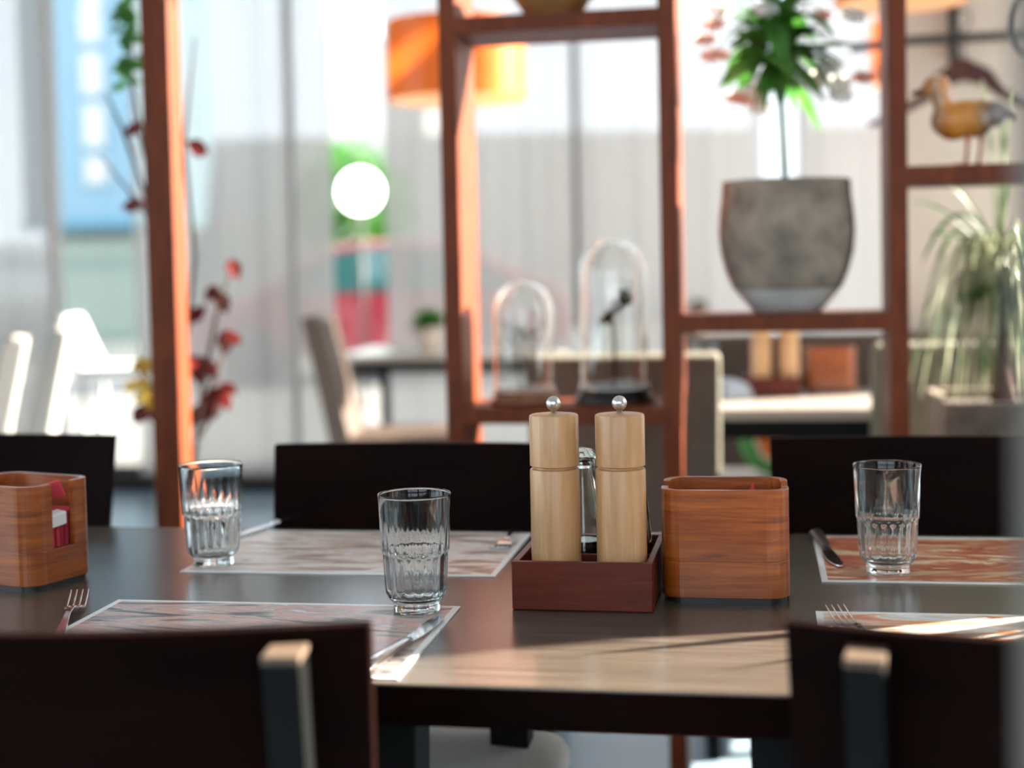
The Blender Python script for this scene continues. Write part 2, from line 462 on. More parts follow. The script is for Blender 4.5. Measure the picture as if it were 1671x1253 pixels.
# window wall: head, dark base rail, mullions, panes (one object per window)
x0w, x1w = -4.5, 2.4
mull_px = [78, 472, 941, 1310, 1640]
mx = [x0w] + [on_line(p, 400, WY).x for p in mull_px] + [x1w]
def wl(x): return Vector((x, line_y(WY, x), 0))
LW = (wl(x1w) - wl(x0w)).length
struct('trim_1', MB().box((LW / 2, 0.06, 3.0), (LW, 0.14, 0.4)), M['frame_dark'], loc=wl(x0w), rz=TH)
struct('baseboard_back', MB().box((LW / 2, 0.0, 0.035), (LW, 0.16, 0.07)), M['black'], loc=wl(x0w), rz=TH)
for i in range(len(mx) - 1):
    a, b_ = wl(mx[i]), wl(mx[i + 1]); ln = (b_ - a).length
    wroot = bpy.data.objects.new('window_%d' % (i + 1), None); COL.objects.link(wroot); wroot['kind'] = 'structure'
    wroot.location = a; wroot.rotation_euler = (0, 0, TH)
    fr = MB()
    for xx in (0.0, ln):
        fr.box((xx, 0.05, 1.45), (0.035, 0.07, 2.75))
    fr.box((ln / 2, 0.05, 0.09), (ln, 0.07, 0.05)); fr.box((ln / 2, 0.05, 2.78), (ln, 0.07, 0.05))
    fr.build('window_frame', M['frame_dark'], wroot)
    MB().box((ln / 2, 0.05, 1.43), (ln - 0.035, 0.012, 2.64)).build('window_pane', M['window'], wroot)

fill_window(10, (-4.6, -0.25, 1.65), (3.1, 2.3), 'X'); fill_window(11, (-4.6, 3.05, 1.65), (3.1, 2.3), 'X')
fill_window(12, (-2.15, -2.6, 1.75), (2.5, 1.9), 'Y'); fill_window(13, (0.55, -2.6, 1.75), (2.5, 1.9), 'Y')
# sheer panel curtains
CY = WY - 0.16
def curtain(pa, pb, label, name='curtain'):
    xa, xb = on_line(pa, 300, CY).x, on_line(pb, 300, CY).x
    a = Vector((xa, line_y(CY, xa), 0)); b_ = Vector((xb, line_y(CY, xb), 0)); ln = (b_ - a).length
    n = max(12, int(ln * 60)); vs_ = []; fs_ = []
    ph = random.random() * 6
    for side in (0, 1):
        for j in range(2):
            z = 0.09 if j == 0 else 2.95
            for i in range(n + 1):
                x = ln * i / n
                y = 0.010 * math.sin(x * 22 + ph) + 0.005 * math.sin(x * 57 + 2 * ph)
                vs_.append((x, y, z))
        break
    for i in range(n):
        fs_.append((i, i + 1, n + 2 + i, n + 1 + i))
    m_ = MB().add(vs_, fs_)
    root = thing(name, label, 'curtain', a, TH)
    m_.build('fabric', M['curtain'], root, smooth=True)
    MB().box((ln / 2, 0, 2.965), (ln, 0.03, 0.03)).build('top_rail', M['frame_dark'], root)
    MB().box((ln / 2, 0, 0.09), (ln, 0.03, 0.02)).build('bottom_rail', M['grey_paint'], root)
    return root
curtain(-420, 100, 'sheer grey panel curtain left of the blue building')
curtain(214, 474, 'sheer grey panel curtain behind the wooden upright and red leaves')
curtain(478, 541, 'narrow sheer panel curtain just left of the bright globe')
curtain(628, 936, 'wide sheer panel curtain behind the orange drum lamp')
curtain(944, 1245, 'sheer panel curtain behind the tall glass dome')
curtain(1303, 1700, 'sheer panel curtain right of the plant stem')

# ================================================================== DINING TABLE
TZ = 0.75
tA = on_z(835, 865.5, TZ)        # a point on the far edge
tB = on_z(835, 1121.5, TZ)       # a point on the near edge
depth = (tA - tB).dot(UY)
tc_ = (tA + tB) / 2
mid = tB + UY * depth / 2 + UX * 0.12
tb = thing('dining_table', 'long dark wooden dining table set with placemats in the middle of the room', 'table', (mid.x, mid.y, 0), TH)
TW = 2.7
top = MB().box((0, 0, TZ - 0.018), (TW, depth, 0.036)).build('tabletop', M['table'], tb, bevel=0.0025)
eb = MB()  # darker edge faces, the front shade put into their colour
eb.box((0, -depth / 2 - .0006, TZ - 0.0190), (TW + .003, 0.0012, 0.0340)); eb.box((0, depth / 2 + .0006, TZ - 0.0190), (TW + .003, 0.0012, 0.0340))
eb.box((-TW / 2 - .0006, 0, TZ - 0.0190), (0.0012, depth, 0.0340)); eb.box((TW / 2 + .0006, 0, TZ - 0.0190), (0.0012, depth, 0.0340))
eb.build('edge_shade', M['espresso'], tb)
def tl(p):                        # world -> table frame
    q = p - Vector((mid.x, mid.y, 0)); return Vector((q.dot(UX), q.dot(UY), 0))
lx0 = tl(at(632, 1215, 1.27)).x; lx1 = tl(at(1262, 1215, 1.25)).x
for lx in (lx0, lx1 + 0.01):
    for ly in (-depth / 2 + 0.05, depth / 2 - 0.05):
        MB().add([(lx - .03, ly - .03, .714), (lx + .03, ly - .03, .714), (lx + .03, ly + .03, .714), (lx - .03, ly + .03, .714),
                  (lx - .015, ly - .015, 0), (lx + .015, ly - .015, 0), (lx + .015, ly + .015, 0), (lx - .015, ly + .015, 0)],
                 [(0, 1, 2, 3), (7, 6, 5, 4), (0, 4, 5, 1), (1, 5, 6, 2), (2, 6, 7, 3), (3, 7, 4, 0)]).build('leg', M['black_frame'], tb, bevel=0.002)

# ================================================================== PLACEMATS
PW, PD = 0.385, 0.268
def placemat(corner_px, which, label, stops, seed, dist=2.5, stretch=(5, 22, 1), rz=TH):
    """corner_px: pixel of a corner; which: (sx, sy) = the corner's side in the mat's own frame"""
    ux = Vector((math.cos(rz), math.sin(rz), 0)); uy = Vector((-math.sin(rz), math.cos(rz), 0))
    c = on_z(*corner_px, TZ) - ux * which[0] * PW / 2 - uy * which[1] * PD / 2
    o = MB().box((0, 0, 0.0006), (PW, PD, 0.0012)).build('placemat', placemat_mat('print_%d' % seed, stops, seed, PW / 2, PD / 2, dist=dist, stretch=stretch), loc=(c.x, c.y, TZ + 0.0002), rz=rz)
    tag(o, label, 'placemat', 'paper placemats on the dining table')
    return o
grey_red = [(0.28, (0.05, 0.045, 0.045)), (0.42, (0.22, 0.19, 0.18)), (0.5, (0.50, 0.42, 0.38)), (0.56, (0.62, 0.30, 0.24)), (0.64, (0.36, 0.28, 0.26)), (0.8, (0.75, 0.7, 0.66))]
pale_red = [(0.30, (0.28, 0.20, 0.17)), (0.42, (0.60, 0.42, 0.34)), (0.5, (0.78, 0.72, 0.68)), (0.58, (0.72, 0.50, 0.42)), (0.66, (0.82, 0.78, 0.74)), (0.8, (0.45, 0.36, 0.32))]
rust = [(0.28, (0.55, 0.36, 0.20)), (0.40, (0.42, 0.12, 0.06)), (0.50, (0.36, 0.07, 0.04)), (0.58, (0.60, 0.28, 0.12)), (0.66, (0.75, 0.62, 0.45)), (0.8, (0.30, 0.10, 0.06))]
rust_white = [(0.30, (0.50, 0.16, 0.06)), (0.42, (0.62, 0.26, 0.12)), (0.52, (0.75, 0.68, 0.62)), (0.62, (0.50, 0.44, 0.40)), (0.8, (0.85, 0.8, 0.76))]
placemat((752, 991), (1, 1), 'grey and reddish streaked placemat under the middle tumbler, nearest left seat', grey_red, 3)
placemat((808, 942), (1, -1), 'pale streaked placemat on the far side of the table beneath a fork', pale_red, 11)
placemat((1341, 950), (-1, -1), 'rust red placemat with white border under the right-hand tumbler', rust, 23, stretch=(4, 14, 1))
placemat((1331, 999), (-1, 1), 'orange and white streaked placemat behind the near right chair', rust_white, 31)

# ================================================================== TUMBLERS
def glass_mod_factory(prof, n_out):
    def mod(i, a):
        z = prof[i][1]
        if i < n_out and 0.0155 < z < 0.0625:
            s = min(1.0, (z - 0.0155) / 0.006, (0.0635 - z) / 0.004 if z > 0.0595 else 1.0)
            return 1 + 0.055 * s * (abs(math.sin(a * 10)) - 0.6)
        if i >= n_out and 0.062 < z < 0.088:
            s = min(1.0, (0.088 - z) / 0.015)
            return 1 + 0.03 * s * (abs(math.sin(a * 10)) - 0.6)
        return 1
    return mod
def make_tumbler(label):
    outer = [(0.0235, 0.0), (0.0245, 0.0012), (0.0242, 0.006), (0.0236, 0.0088), (0.0262, 0.0118), (0.0295, 0.0155), (0.0312, 0.0195), (0.0318, 0.026),
             (0.0325, 0.040), (0.0331, 0.052), (0.0334, 0.0595), (0.0336, 0.0620), (0.0352, 0.0634), (0.0358, 0.0655), (0.0357, 0.0685),
             (0.0362, 0.078), (0.0370, 0.095), (0.0378, 0.112), (0.0383, 0.1212), (0.0383, 0.1228), (0.0377, 0.1236), (0.0370, 0.1232)]
    inner = [(0.0366, 0.121), (0.0357, 0.105), (0.0349, 0.088), (0.0343, 0.076), (0.0338, 0.0695), (0.0332, 0.0655), (0.0315, 0.0625), (0.0309, 0.055), (0.0303, 0.040), (0.0296, 0.026),
             (0.0280, 0.0185), (0.0235, 0.0145), (0.012, 0.0128), (0.0, 0.0125)]
    prof = outer + inner
    root = thing('drinking_glass', label, 'glass', group='ribbed tumblers on the dining table')
    MB().lathe([(0.0, 0.0018), (0.020, 0.0015)] + prof, 240, mod=lambda i, a: glass_mod_factory(prof, len(outer))(i - 2, a) if i >= 2 else 1, caps=False).build('glass_body', M['glass'], root, smooth=True)
    return root
g0 = make_tumbler('ribbed clear tumbler in front of the pepper mills on the grey streaked placemat')
def set_on_table(o, px, py, dz=0.0014, rz=0.0):
    p = on_z(px, py, TZ); o.location = (p.x, p.y, TZ + dz); o.rotation_euler = (0, 0, rz)
set_on_table(g0, 680.5, 998)
g1 = dup(g0, (0, 0, 0), 0.3, 'ribbed clear tumbler at the far left, its foot on the pale placemat'); set_on_table(g1, 349, 922, rz=0.2)
g2 = dup(g0, (0, 0, 0), 0.9, 'ribbed clear tumbler on the rust red placemat beside the black handled knife'); set_on_table(g2, 1449, 935, rz=0.1)

# ================================================================== CADDY, MILLS AND CRUETS
CRZ = R(-10.8)
cux = Vector((math.cos(CRZ), math.sin(CRZ), 0)); cuy = Vector((-math.sin(CRZ), math.cos(CRZ), 0))
CW, CDp, CH = 0.147, 0.165, 0.0505
cfl = on_z(836, 995, TZ)
cc = cfl + cux * CW / 2 + cuy * CDp / 2
def caddy(label, loc, rz):
    root = thing('condiment_caddy', label, 'caddy', loc, rz)
    t = 0.007
    MB().box((0, -CDp / 2 + t / 2, CH / 2 + .0005), (CW, t, CH)).build('front_panel', M['mahogany'], root, bevel=0.001)
    MB().box((0, CDp / 2 - t / 2, CH / 2 + .0005), (CW, t, CH)).build('back_panel', M['mahogany'], root, bevel=0.001)
    for s in (-1, 1):
        MB().box((s * (CW / 2 - t / 2), 0, CH / 2 + .0005), (t, CDp - 2 * t, CH)).build('side_panel', M['mahogany'], root, bevel=0.001)
    MB().box((0, 0.0, 0.0045), (CW - 2 * t, CDp - 2 * t, 0.006)).build('base', M['mahogany'], root)
    MB().box((0, -0.008, CH * 0.42 + .004), (CW - 2 * t, 0.005, CH * 0.8)).build('divider', M['mahogany'], root, bevel=0.001)
    return root
caddy('dark red wooden caddy holding the two pepper mills on the dining table', (cc.x, cc.y, TZ), CRZ)
def make_mill(label, loc, rz=0.0):
    root = thing('pepper_mill', label, 'pepper mill', loc, rz, 'maple mills in the caddy')
    r = 0.0262
    MB().lathe([(r - .001, 0), (r + .0004, .001), (r + .0004, .03), (r + .0002, .133), (r - .0003, .1352), (r - .0016, .1360), (r - .0042, .1362)], 96).build('mill_body', M['maple'], root, smooth=True, auto=40)
    hd = MB().lathe([(r - .0042, .1358), (r - .0042, .1378), (r - .0012, .1384), (r, .1392), (r, .1905), (r - .0006, .1925), (r - .002, .1932), (r * .5, .1945), (0.003, .1950)], 96).build('mill_head', M['maple'], root, smooth=True, auto=40)
    k = MB().ball((0, 0, 0.2045), 0.0079, 32)
    k.lathe([(0.0032, 0.1955), (0.0026, 0.2)], 24)
    k.build('knob', M['brushed'], hd, smooth=True)
    return root
def cad(lx, ly, z=0.008):
    p = cc + cux * lx + cuy * ly; return (p.x, p.y, TZ + z)
def lx_for(px, py, ly):
    """caddy-frame x so that the thing at depth ly sits under the pixel column"""
    best = min((abs((lambda q: q)(proj(Vector(cad(lx / 1000, ly, 0.13)))[0]) - px), lx / 1000) for lx in range(-80, 81))
    return best[1]
MI = MROT.transposed()
def proj(p):
    q = MI @ (p - CAM); return (PX + F * q.x / -q.z, PY - F * q.y / -q.z)
m0 = make_mill('maple pepper mill standing left in the caddy', cad(lx_for(906, 0, -0.043), -0.043))
dup(m0, cad(lx_for(1012.5, 0, -0.041), -0.041), 1.9, 'maple pepper mill standing right in the caddy, beside the napkin box')
def make_cruet(name, label, loc, r0, h, liquid, level, cat, rz=0):
    root = thing(name, label, cat, loc, rz)
    outer = [(r0 * .9, 0), (r0, .002), (r0, .008), (r0 * .80, h * .55), (r0 * .62, h * .80), (r0 * .56, h * .9), (r0 * .58, h * .97), (r0 * .52, h)]
    inner = [(r0 * .44, h * .985), (r0 * .42, h * .9), (r0 * .50, h * .80), (r0 * .69, h * .55), (r0 - .0032, .012), (r0 * .7, .0075), (0, .007)]
    MB().lathe([(0, 0.0012)] + outer + inner, 16, caps=False).build('bottle', M['cruet_glass'], root, smooth=True, auto=25)
    rl = (r0 - .0034) * (1 - .31 * min(1, level / (h * .55)))
    MB().lathe([(0, .0078), (r0 * .7, .0082), (r0 - .0036, .0125), (rl - .0003, level), (0, level)], 24, caps=False).build('liquid', liquid, root, smooth=True, auto=40)
    MB().lathe([(r0 * .38, h * .93), (r0 * .38, h), (r0 * .60, h + .001), (r0 * .60, h + .006), (r0 * .45, h + .011), (0.002, h + .013)], 24).build('stopper', M['cruet_glass'], root, smooth=True, auto=40)
    return root
make_cruet('vinegar_cruet', 'clear glass cruet of dark vinegar half hidden behind the left pepper mill', cad(-0.014, 0.034), 0.027, 0.135, M['vinegar'], 0.045, 'cruet')
make_cruet('oil_cruet', 'clear glass cruet of yellow oil peeking out right of the right mill', cad(0.041, 0.034), 0.0245, 0.138, M['oil'], 0.07, 'cruet', 0.2)

# ================================================================== NAPKIN BOXES
def rr_outline(wx, wy, r, n=8):
    pts = []
    for cx_, cy_, a0 in ((wx / 2 - r, wy / 2 - r, 0), (-wx / 2 + r, wy / 2 - r, PI / 2), (-wx / 2 + r, -wy / 2 + r, PI), (wx / 2 - r, -wy / 2 + r, 1.5 * PI)):
        for k in range(n + 1):
            a = a0 + PI / 2 * k / n
            pts.append((cx_ + r * math.cos(a), cy_ + r * math.sin(a)))
    return pts
def make_napkin_box(label, loc, rz, wx=0.134, wy=0.104, h=0.120, tip=True):
    root = thing('napkin_holder', label, 'napkin holder', loc, rz)
    t = 0.0075; r = 0.024; hn = 0.045; g = 0.017
    out = rr_outline(wx, wy, r); inn = rr_outline(wx - 2 * t, wy - 2 * t, r - t)
    z0 = 0.006
    # lower ring plus two C-shaped upper walls, stitched as one body with a gap in either side
    n = len(out); m = MB()
    def ring(z_a, z_b, idx, closed):
        o_ = len(m.v); k = len(idx)
        for z in (z_a, z_b):
            for i in idx: m.v.append(Vector((*out_(i), z)))
            for i in idx: m.v.append(Vector((*inn_(i), z)))
        for a in range(k if closed else k - 1):
            b = (a + 1) % k
            m.f += [(o_ + a, o_ + b, o_ + 2 * k + b, o_ + 2 * k + a), (o_ + k + a, o_ + 3 * k + a, o_ + 3 * k + b, o_ + k + b), (o_ + 2 * k + a, o_ + 2 * k + b, o_ + 3 * k + b, o_ + 3 * k + a), (o_ + a, o_ + k + a, o_ + k + b, o_ + b)]
        if not closed:
            for a in (0, k - 1):
                m.f.append((o_ + a, o_ + k + a, o_ + 3 * k + a, o_ + 2 * k + a))
    O = list(out); I = list(inn)
    def out_(i): return O[i]
    def inn_(i): return I[i]
    ring(z0, hn, list(range(n)), True)
    # front part: corners 3rd and 4th quadrants; add the gap ends on the side walls
    def C(sign):
        Oa = [p for p in out if p[1] * sign > 0]; Ia = [p for p in inn if p[1] * sign > 0]
        return Oa, Ia
    for sign in (1, -1):
        Oa, Ia = C(sign)
        # order along x from +wx/2 side round to -wx/2 side
        xe = wx / 2
        first = (xe, sign * g) if sign > 0 else (-xe, -g)
        last = (-xe, g) if sign > 0 else (xe, -g)
        fi = (first[0] - math.copysign(t, first[0]), first[1]); la = (last[0] - math.copysign(t, last[0]), last[1])
        O = [first] + Oa + [last]; I = [fi] + Ia + [la]
        ring(hn - 0.0005, h, list(range(len(O))), False)
    m.build('box_wall', M['teak'], root, bevel=0.0009)
    MB().prism(rr_outline(wx - .006, wy - .006, r - .003), 0.0, 0.0062).build('base', M['black'], root)
    nk = MB()
    for k in range(9):
        nk.box((random.uniform(-.002, .002), -0.034 + k * 0.0085, 0.046 + random.uniform(-.003, .003)), (0.100, 0.0062, 0.074), (random.uniform(-.04, .04), 0, 0))
    nk.build('red_napkins', M['red_paper'], root, bevel=0.002)['label'] = 'folded red paper napkins'
    if tip:
        MB().prism([(0.0, 0), (0.022, 0), (0.019, 0.034)], -0.0008, 0.0008, (0.012, 0.02, 0.084), 'Y').build('napkin_corner', M['red_paper'], root)
    else:
        wn = MB().box((0.052, 0.0, 0.076), (0.016, 0.026, 0.016), (0.1, 0.1, 0))
        MB().box((0.03, 0.0, 0.104), (0.06, 0.004, 0.02), (0.3, -0.25, 0.3)).build('napkin_corner', M['red_paper'], root)
        wn.build('white_packet', M['white_paper'], root, bevel=0.002)['label'] = 'white paper packet'
    return root
nb = on_z(1092, 982, TZ)
NRZ = R(-9.0)
nux = Vector((math.cos(NRZ), math.sin(NRZ), 0)); nuy = Vector((-math.sin(NRZ), math.cos(NRZ), 0))
pL = on_z(1080, 984, TZ)
nc = pL + nux * 0.067 + nuy * 0.050
make_napkin_box('rounded wooden napkin holder standing right of the pepper mills', (nc.x, nc.y, TZ), NRZ)
NR2 = R(-27)
n2x = Vector((math.cos(NR2), math.sin(NR2), 0)); n2y = Vector((-math.sin(NR2), math.cos(NR2), 0))
pR = on_z(40, 968, TZ)
nc2 = pR - n2x * 0.055 + n2y * 0.052
make_napkin_box('rounded wooden napkin holder with red napkins at the left edge of the table', (nc2.x, nc2.y, TZ), NR2, tip=False)

# ================================================================== CUTLERY
def make_fork(label, px, py, rz, dz=0.0016):
    """origin at tine tips' middle; the fork runs along -Y from there"""
    p = on_z(px, py, TZ)
    root = thing('fork', label, 'fork', (p.x, p.y, TZ + dz), rz)
    m = MB()
    for i in range(4):
        x = (i - 1.5) * 0.0062
        m.tube([(x, 0, 0.0100), (x, -0.02, 0.0045), (x, -0.040, 0.0014), (x * .95, -0.052, 0.0020)], [0.0007, 0.0013, 0.0015, 0.0016], 8, flat=0.6)
    vs_ = []; fs_ = []
    sec = [(-0.045, .0112, .0014), (-0.052, .0112, .0018), (-0.062, .0090, .0034), (-0.070, .0055, .0055), (-0.078, .0032, .0075), (-0.100, .0028, .0080), (-0.130, .0035, .0050), (-0.165, .0055, .0024), (-0.188, .0062, .0016), (-0.193, .0040, .0014)]
    for y, hw, z in sec:
        th = 0.0010
        vs_ += [(-hw, y, z - th), (hw, y, z - th), (hw, y, z + th), (-hw, y, z + th)]
    for i in range(len(sec) - 1):
        for k in range(4):
            fs_.append((4 * i + k, 4 * i + (k + 1) % 4, 4 * i + 4 + (k + 1) % 4, 4 * i + 4 + k))
    fs_ += [(0, 3, 2, 1), (4 * len(sec) - 4, 4 * len(sec) - 3, 4 * len(sec) - 2, 4 * len(sec) - 1)]
    m.add(vs_, fs_)
    m.build('fork_body', M['steel'], root, smooth=True, auto=50, bevel=0.0003)
    return root
def make_knife(label, px, py, rz, dz=0.0016, dark=False, L=0.22):
    """origin at the blade tip; the knife runs along -Y"""
    p = on_z(px, py, TZ)
    root = thing('table_knife', label, 'knife', (p.x, p.y, TZ + dz), rz)
    bl = [(0.0, 0.0), (0.004, -0.006), (0.0085, -0.022), (0.0095, -0.045), (0.0085, -0.085), (0.006, -0.100), (-0.0055, -0.100), (-0.0065, -0.06), (-0.0065, -0.02), (-0.004, -0.004)]
    MB().prism(bl, 0.0012, 0.0028).build('blade', M['steel'], root, bevel=0.0005)
    h = MB().tube([(0, -0.097, 0.0025), (0, -0.110, 0.0040), (0, -0.15, 0.0048), (0, -0.19, 0.0055), (0, -L + 0.006, 0.0055), (0, -L, 0.0052)], [0.0045, 0.0058, 0.0072, 0.0085, 0.0088, 0.0055], 14, flat=0.58)
    h.build('handle', M['black'] if dark else M['steel'], root, smooth=True)
    return root
make_knife('steel table knife lying along the edge of the grey streaked placemat', 720, 1010, R(-15.7))
make_knife('black handled knife beside the tumbler on the rust red placemat', 1371, 929, R(180 - 4), dark=True, L=0.2)
make_fork('steel fork lying tines forward on the pale far placemat', 810, 908, R(170))
make_fork('steel fork with tines up at the left corner of the near placemat', 131, 979, R(10), dz=0.002)
make_fork('steel fork on the orange and white placemat behind the near right chair', 1362, 1005, R(4))
make_knife('steel knife at the far left corner of the pale placemat behind the tumbler', 384, 880, R(180 - 22), L=0.2)

# ================================================================== DINING CHAIRS
def make_chair(label, loc, rz):
    """sitter looks along +Y; the back board stands at -Y"""
    root = thing('dining_chair', label, 'chair', loc, rz, 'dark board-backed chairs around the dining table')
    bw, z0, z1, th = 0.436, 0.52, 0.857, 0.016
    lean = math.tan(R(10)); yb = -0.17
    vs_ = []; fs_ = []; n = 20
    def yy(z): return yb - (z - 0.5) * lean
    for j, z in enumerate((z0, z1)):
        for i in range(n + 1):
            u = -1 + 2 * i / n
            half = bw / 2 * (0.965 if j == 0 else 1)
            sag = -0.022 * (1 - u * u)
            vs_.append((u * half, yy(z) + sag, z)); vs_.append((u * half, yy(z) + sag + th, z))
    k = 2 * (n + 1)
    for i in range(n):
        a = 2 * i
        fs_ += [(a, a + 2, k + a + 2, k + a), (a + 1, k + a + 1, k + a + 3, a + 3), (k + a, k + a + 2, k + a + 3, k + a + 1), (a, a + 1, a + 3, a + 2)]
    fs_ += [(0, k, k + 1, 1), (2 * n, 2 * n + 1, k + 2 * n + 1, k + 2 * n)]
    MB().add(vs_, fs_).build('backrest', M['espresso'], root, bevel=0.0022)
    for s in (-1, 1):
        x = s * (bw / 2 - 0.056)
        lg = MB().bar((x, yy(0.842) - 0.026, 0.842), (x, yy(0.40) - 0.026, 0.40), 0.026, 0.042, up=(0, 1, 0)).bar((x, yy(0.41) - 0.026, 0.41), (x, yb - 0.07, 0.0), 0.026, 0.036).build('leg', M['black_frame'], root, bevel=0.0015)
        MB().box((x, yy(0.846) - 0.026, 0.8435), (0.027, 0.043, 0.006)).build('leg_top_highlight', M['leg_highlight'], lg, bevel=0.001)['label'] = 'lighter back leg top with the window highlight in its colour'
        MB().bar((x * 1.05, 0.20, 0.42), (x * 1.05, 0.21, 0.0), 0.03, 0.03).build('leg', M['black_frame'], root, bevel=0.0015)
    fr = MB()
    fr.box((0, 0.205, 0.40), (0.36, 0.022, 0.045)); fr.box((0, -0.165, 0.40), (0.34, 0.022, 0.045))
    for s in (-1, 1): fr.box((s * 0.17, 0.02, 0.40), (0.022, 0.36, 0.045))
    fr.build('seat_frame', M['black_frame'], root, bevel=0.0015)
    pts = rr_outline(0.44, 0.43, 0.07, 8)
    m = MB(); rings = [(0.94, 0.425), (1.0, 0.437), (1.0, 0.452), (0.97, 0.466), (0.88, 0.474), (0.5, 0.480)]
    vs_ = []; fs_ = []; q = len(pts)
    for s_, z in rings:
        for x, y in pts: vs_.append((x * s_, y * s_ + 0.03, z))
    for j in range(len(rings) - 1):
        for i in range(q): fs_.append((j * q + i, j * q + (i + 1) % q, (j + 1) * q + (i + 1) % q, (j + 1) * q + i))
    fs_ += [tuple(reversed(range(q))), tuple(range((len(rings) - 1) * q, len(rings) * q))]
    m.add(vs_, fs_).build('seat', M['cream_fabric'], root, smooth=True)
    return root
BOARD_Y = -0.17 - 0.357 * math.tan(R(10))     # local y of the board's top edge at the ends
def chair_at(edge_px, py, side, rz_, label, first=None):
    """put the top outer corner of the board (side = +-1 in the picture) under the pixel, z = 0.857"""
    p = on_z(edge_px, py, 0.857)
    a = rz_
    ca, sa = math.cos(a), math.sin(a)
    sgn = side * (1 if abs(rz_) < PI / 2 else -1)
    lx, ly = sgn * 0.218, BOARD_Y
    loc = (p.x - (ca * lx - sa * ly), p.y - (sa * lx + ca * ly), 0)
    if first is None: return make_chair(label, loc, rz_)
    return dup(first, loc, rz_, label)
c0 = chair_at(604, 1018, 1, R(-2), 'black board-backed chair nearest on the left, seen from behind')
chair_at(1281, 1016, -1, R(-17), 'black board-backed chair nearest on the right, seen from behind', c0)
FZ = PI + TH
chair_at(453, 723.5, -1, FZ, 'dark chair across the table directly behind the middle tumbler', c0)
chair_at(192, 709, 1, FZ, 'dark chair across the table behind the left napkin holder', c0)
chair_at(1256, 713.5, -1, FZ, 'dark chair across the table behind the right-hand tumbler', c0)

# ================================================================== SHELF UNIT
SY = 2.75; SD = 0.18
def sx(px): return on_line(px, 400, SY).x
unit = thing('room_divider_shelf', 'tall open cherry wood shelf unit standing behind the far chairs', 'shelf unit', (0, SY, 0), TH)
def sl(px, py=400):               # pixel -> local x along the unit
    p = on_line(px, py, SY); return (p - Vector((0, SY, 0))).dot(UX)
posts = [(727, 756.5 - 727 + 0), (1085, 28), (1461, 32)]
PWD = 0.034
post_x = [sl(736.5), sl(1093), sl(1467)]
post_x.append(post_x[-1] + (post_x[-1] - post_x[-2]) * 0.98)
for x in post_x:
    MB().box((x, SD / 2, 1.3), (PWD, SD, 2.6)).build('post', M['shelf'], unit, bevel=0.002)
def zof(px, py): return on_line(px, py, SY).z
def shelf_board(i, ztop, th=0.033):
    a, b_ = post_x[i] + PWD / 2, post_x[i + 1] - PWD / 2
    MB().box(((a + b_) / 2, SD / 2, ztop - th / 2), (b_ - a, SD, th)).build('shelf_board', M['shelf'], unit, bevel=0.002)
Z_low = zof(920, 664); Z_top = zof(900, 19); Z_pot = zof(1280, 512); Z_duck = zof(1570, 268)
shelf_board(0, Z_low); shelf_board(0, Z_top); shelf_board(1, Z_pot); shelf_board(2, Z_duck)
shelf_board(0, 0.25); shelf_board(1, 0.25); shelf_board(2, 0.25); shelf_board(0, 2.45); shelf_board(1, 2.3); shelf_board(2, 2.3)
# left timber upright
pc = on_line(262, 400, 2.72)
up = MB().box((0, 0.03, 1.6), (0.058, 0.06, 3.2)).build('wooden_upright', M['shelf'], loc=(pc.x, pc.y, 0), rz=TH, bevel=0.003)
tag(up, 'tall reddish wooden upright post left of the shelf unit', 'post')

def shelf_pt(px, z, back=0.5):
    """point on the unit at depth fraction back, whose base is under pixel column px"""
    y0 = SY + SD * back / math.cos(TH)
    p = on_line(px, 500, y0)
    for _ in range(3):
        q = proj(Vector((p.x, p.y, z))); p = on_line(px + (p.x * 0), q[1], y0)
    return Vector((p.x, p.y, z))
# glass domes
def make_dome(label, p, r, h, base_mat, base_r, base_h):
    root = thing('glass_dome', label, 'glass dome', p)
    MB().lathe([(base_r * .86, 0), (base_r, .004), (base_r, base_h * .35), (base_r * .90, base_h * .55), (base_r * .93, base_h * .75), (base_r * .86, base_h), (0.0, base_h)], 48).build('base', base_mat, root, smooth=True, auto=40)
    pts = [(r, base_h)] + [(r, base_h + (h - r) * t_) for t_ in (0.004, 0.02, 0.2, 0.4, 0.6, 0.8, 1.0)]
    for k in range(1, 13):
        a = PI / 2 * k / 12; pts.append((r * math.cos(a) if k < 12 else 0, base_h + h - r + r * math.sin(a)))
    ip = [(max(0, q[0] - 0.0022) if q[0] > 0 else 0, q[1] - (0.0022 if q[0] < r else 0)) for q in reversed(pts)]
    cov = MB().lathe(pts + ip + [(r, base_h)], 64, caps=False).build('glass_cover', M['dome_glass2'], root, smooth=True, weld=True, auto=60)
    MB().lathe([(r + .0004, base_h), (r + .003, base_h + .001), (r + .003, base_h + .006), (r + .0004, base_h + .007), (r + .0004, base_h)], 48, caps=False).build('rim', M['dome_glass2'], cov, smooth=True)
    return root
M['dome_glass2'] = glass('dome_clear_glass', (0.985, 0.99, 0.985))
d1p = shelf_pt(857, Z_low); d2p = shelf_pt(1003, Z_low)
D1 = make_dome('small glass dome on a wooden base holding dried twigs', d1p, 0.059, 0.215, M['dome_wood'], 0.069, 0.026)
D2 = make_dome('tall glass dome on a black base holding a dried brown bloom', d2p, 0.066, 0.288, M['black'], 0.078, 0.030)
tw = MB()
for k in range(9):
    a = k * 0.7; tw.tube([(0.01 * math.cos(a), 0.01 * math.sin(a), 0), (0.022 * math.cos(a), 0.02 * math.sin(a), 0.06), (0.034 * math.cos(a + .5), 0.03 * math.sin(a + .5), 0.10 + 0.008 * (k % 5))], [0.0016, 0.0013, 0.0008], 6)
    tw.ball((0.034 * math.cos(a + .5), 0.03 * math.sin(a + .5), 0.10 + 0.008 * (k % 5)), 0.005, 8)
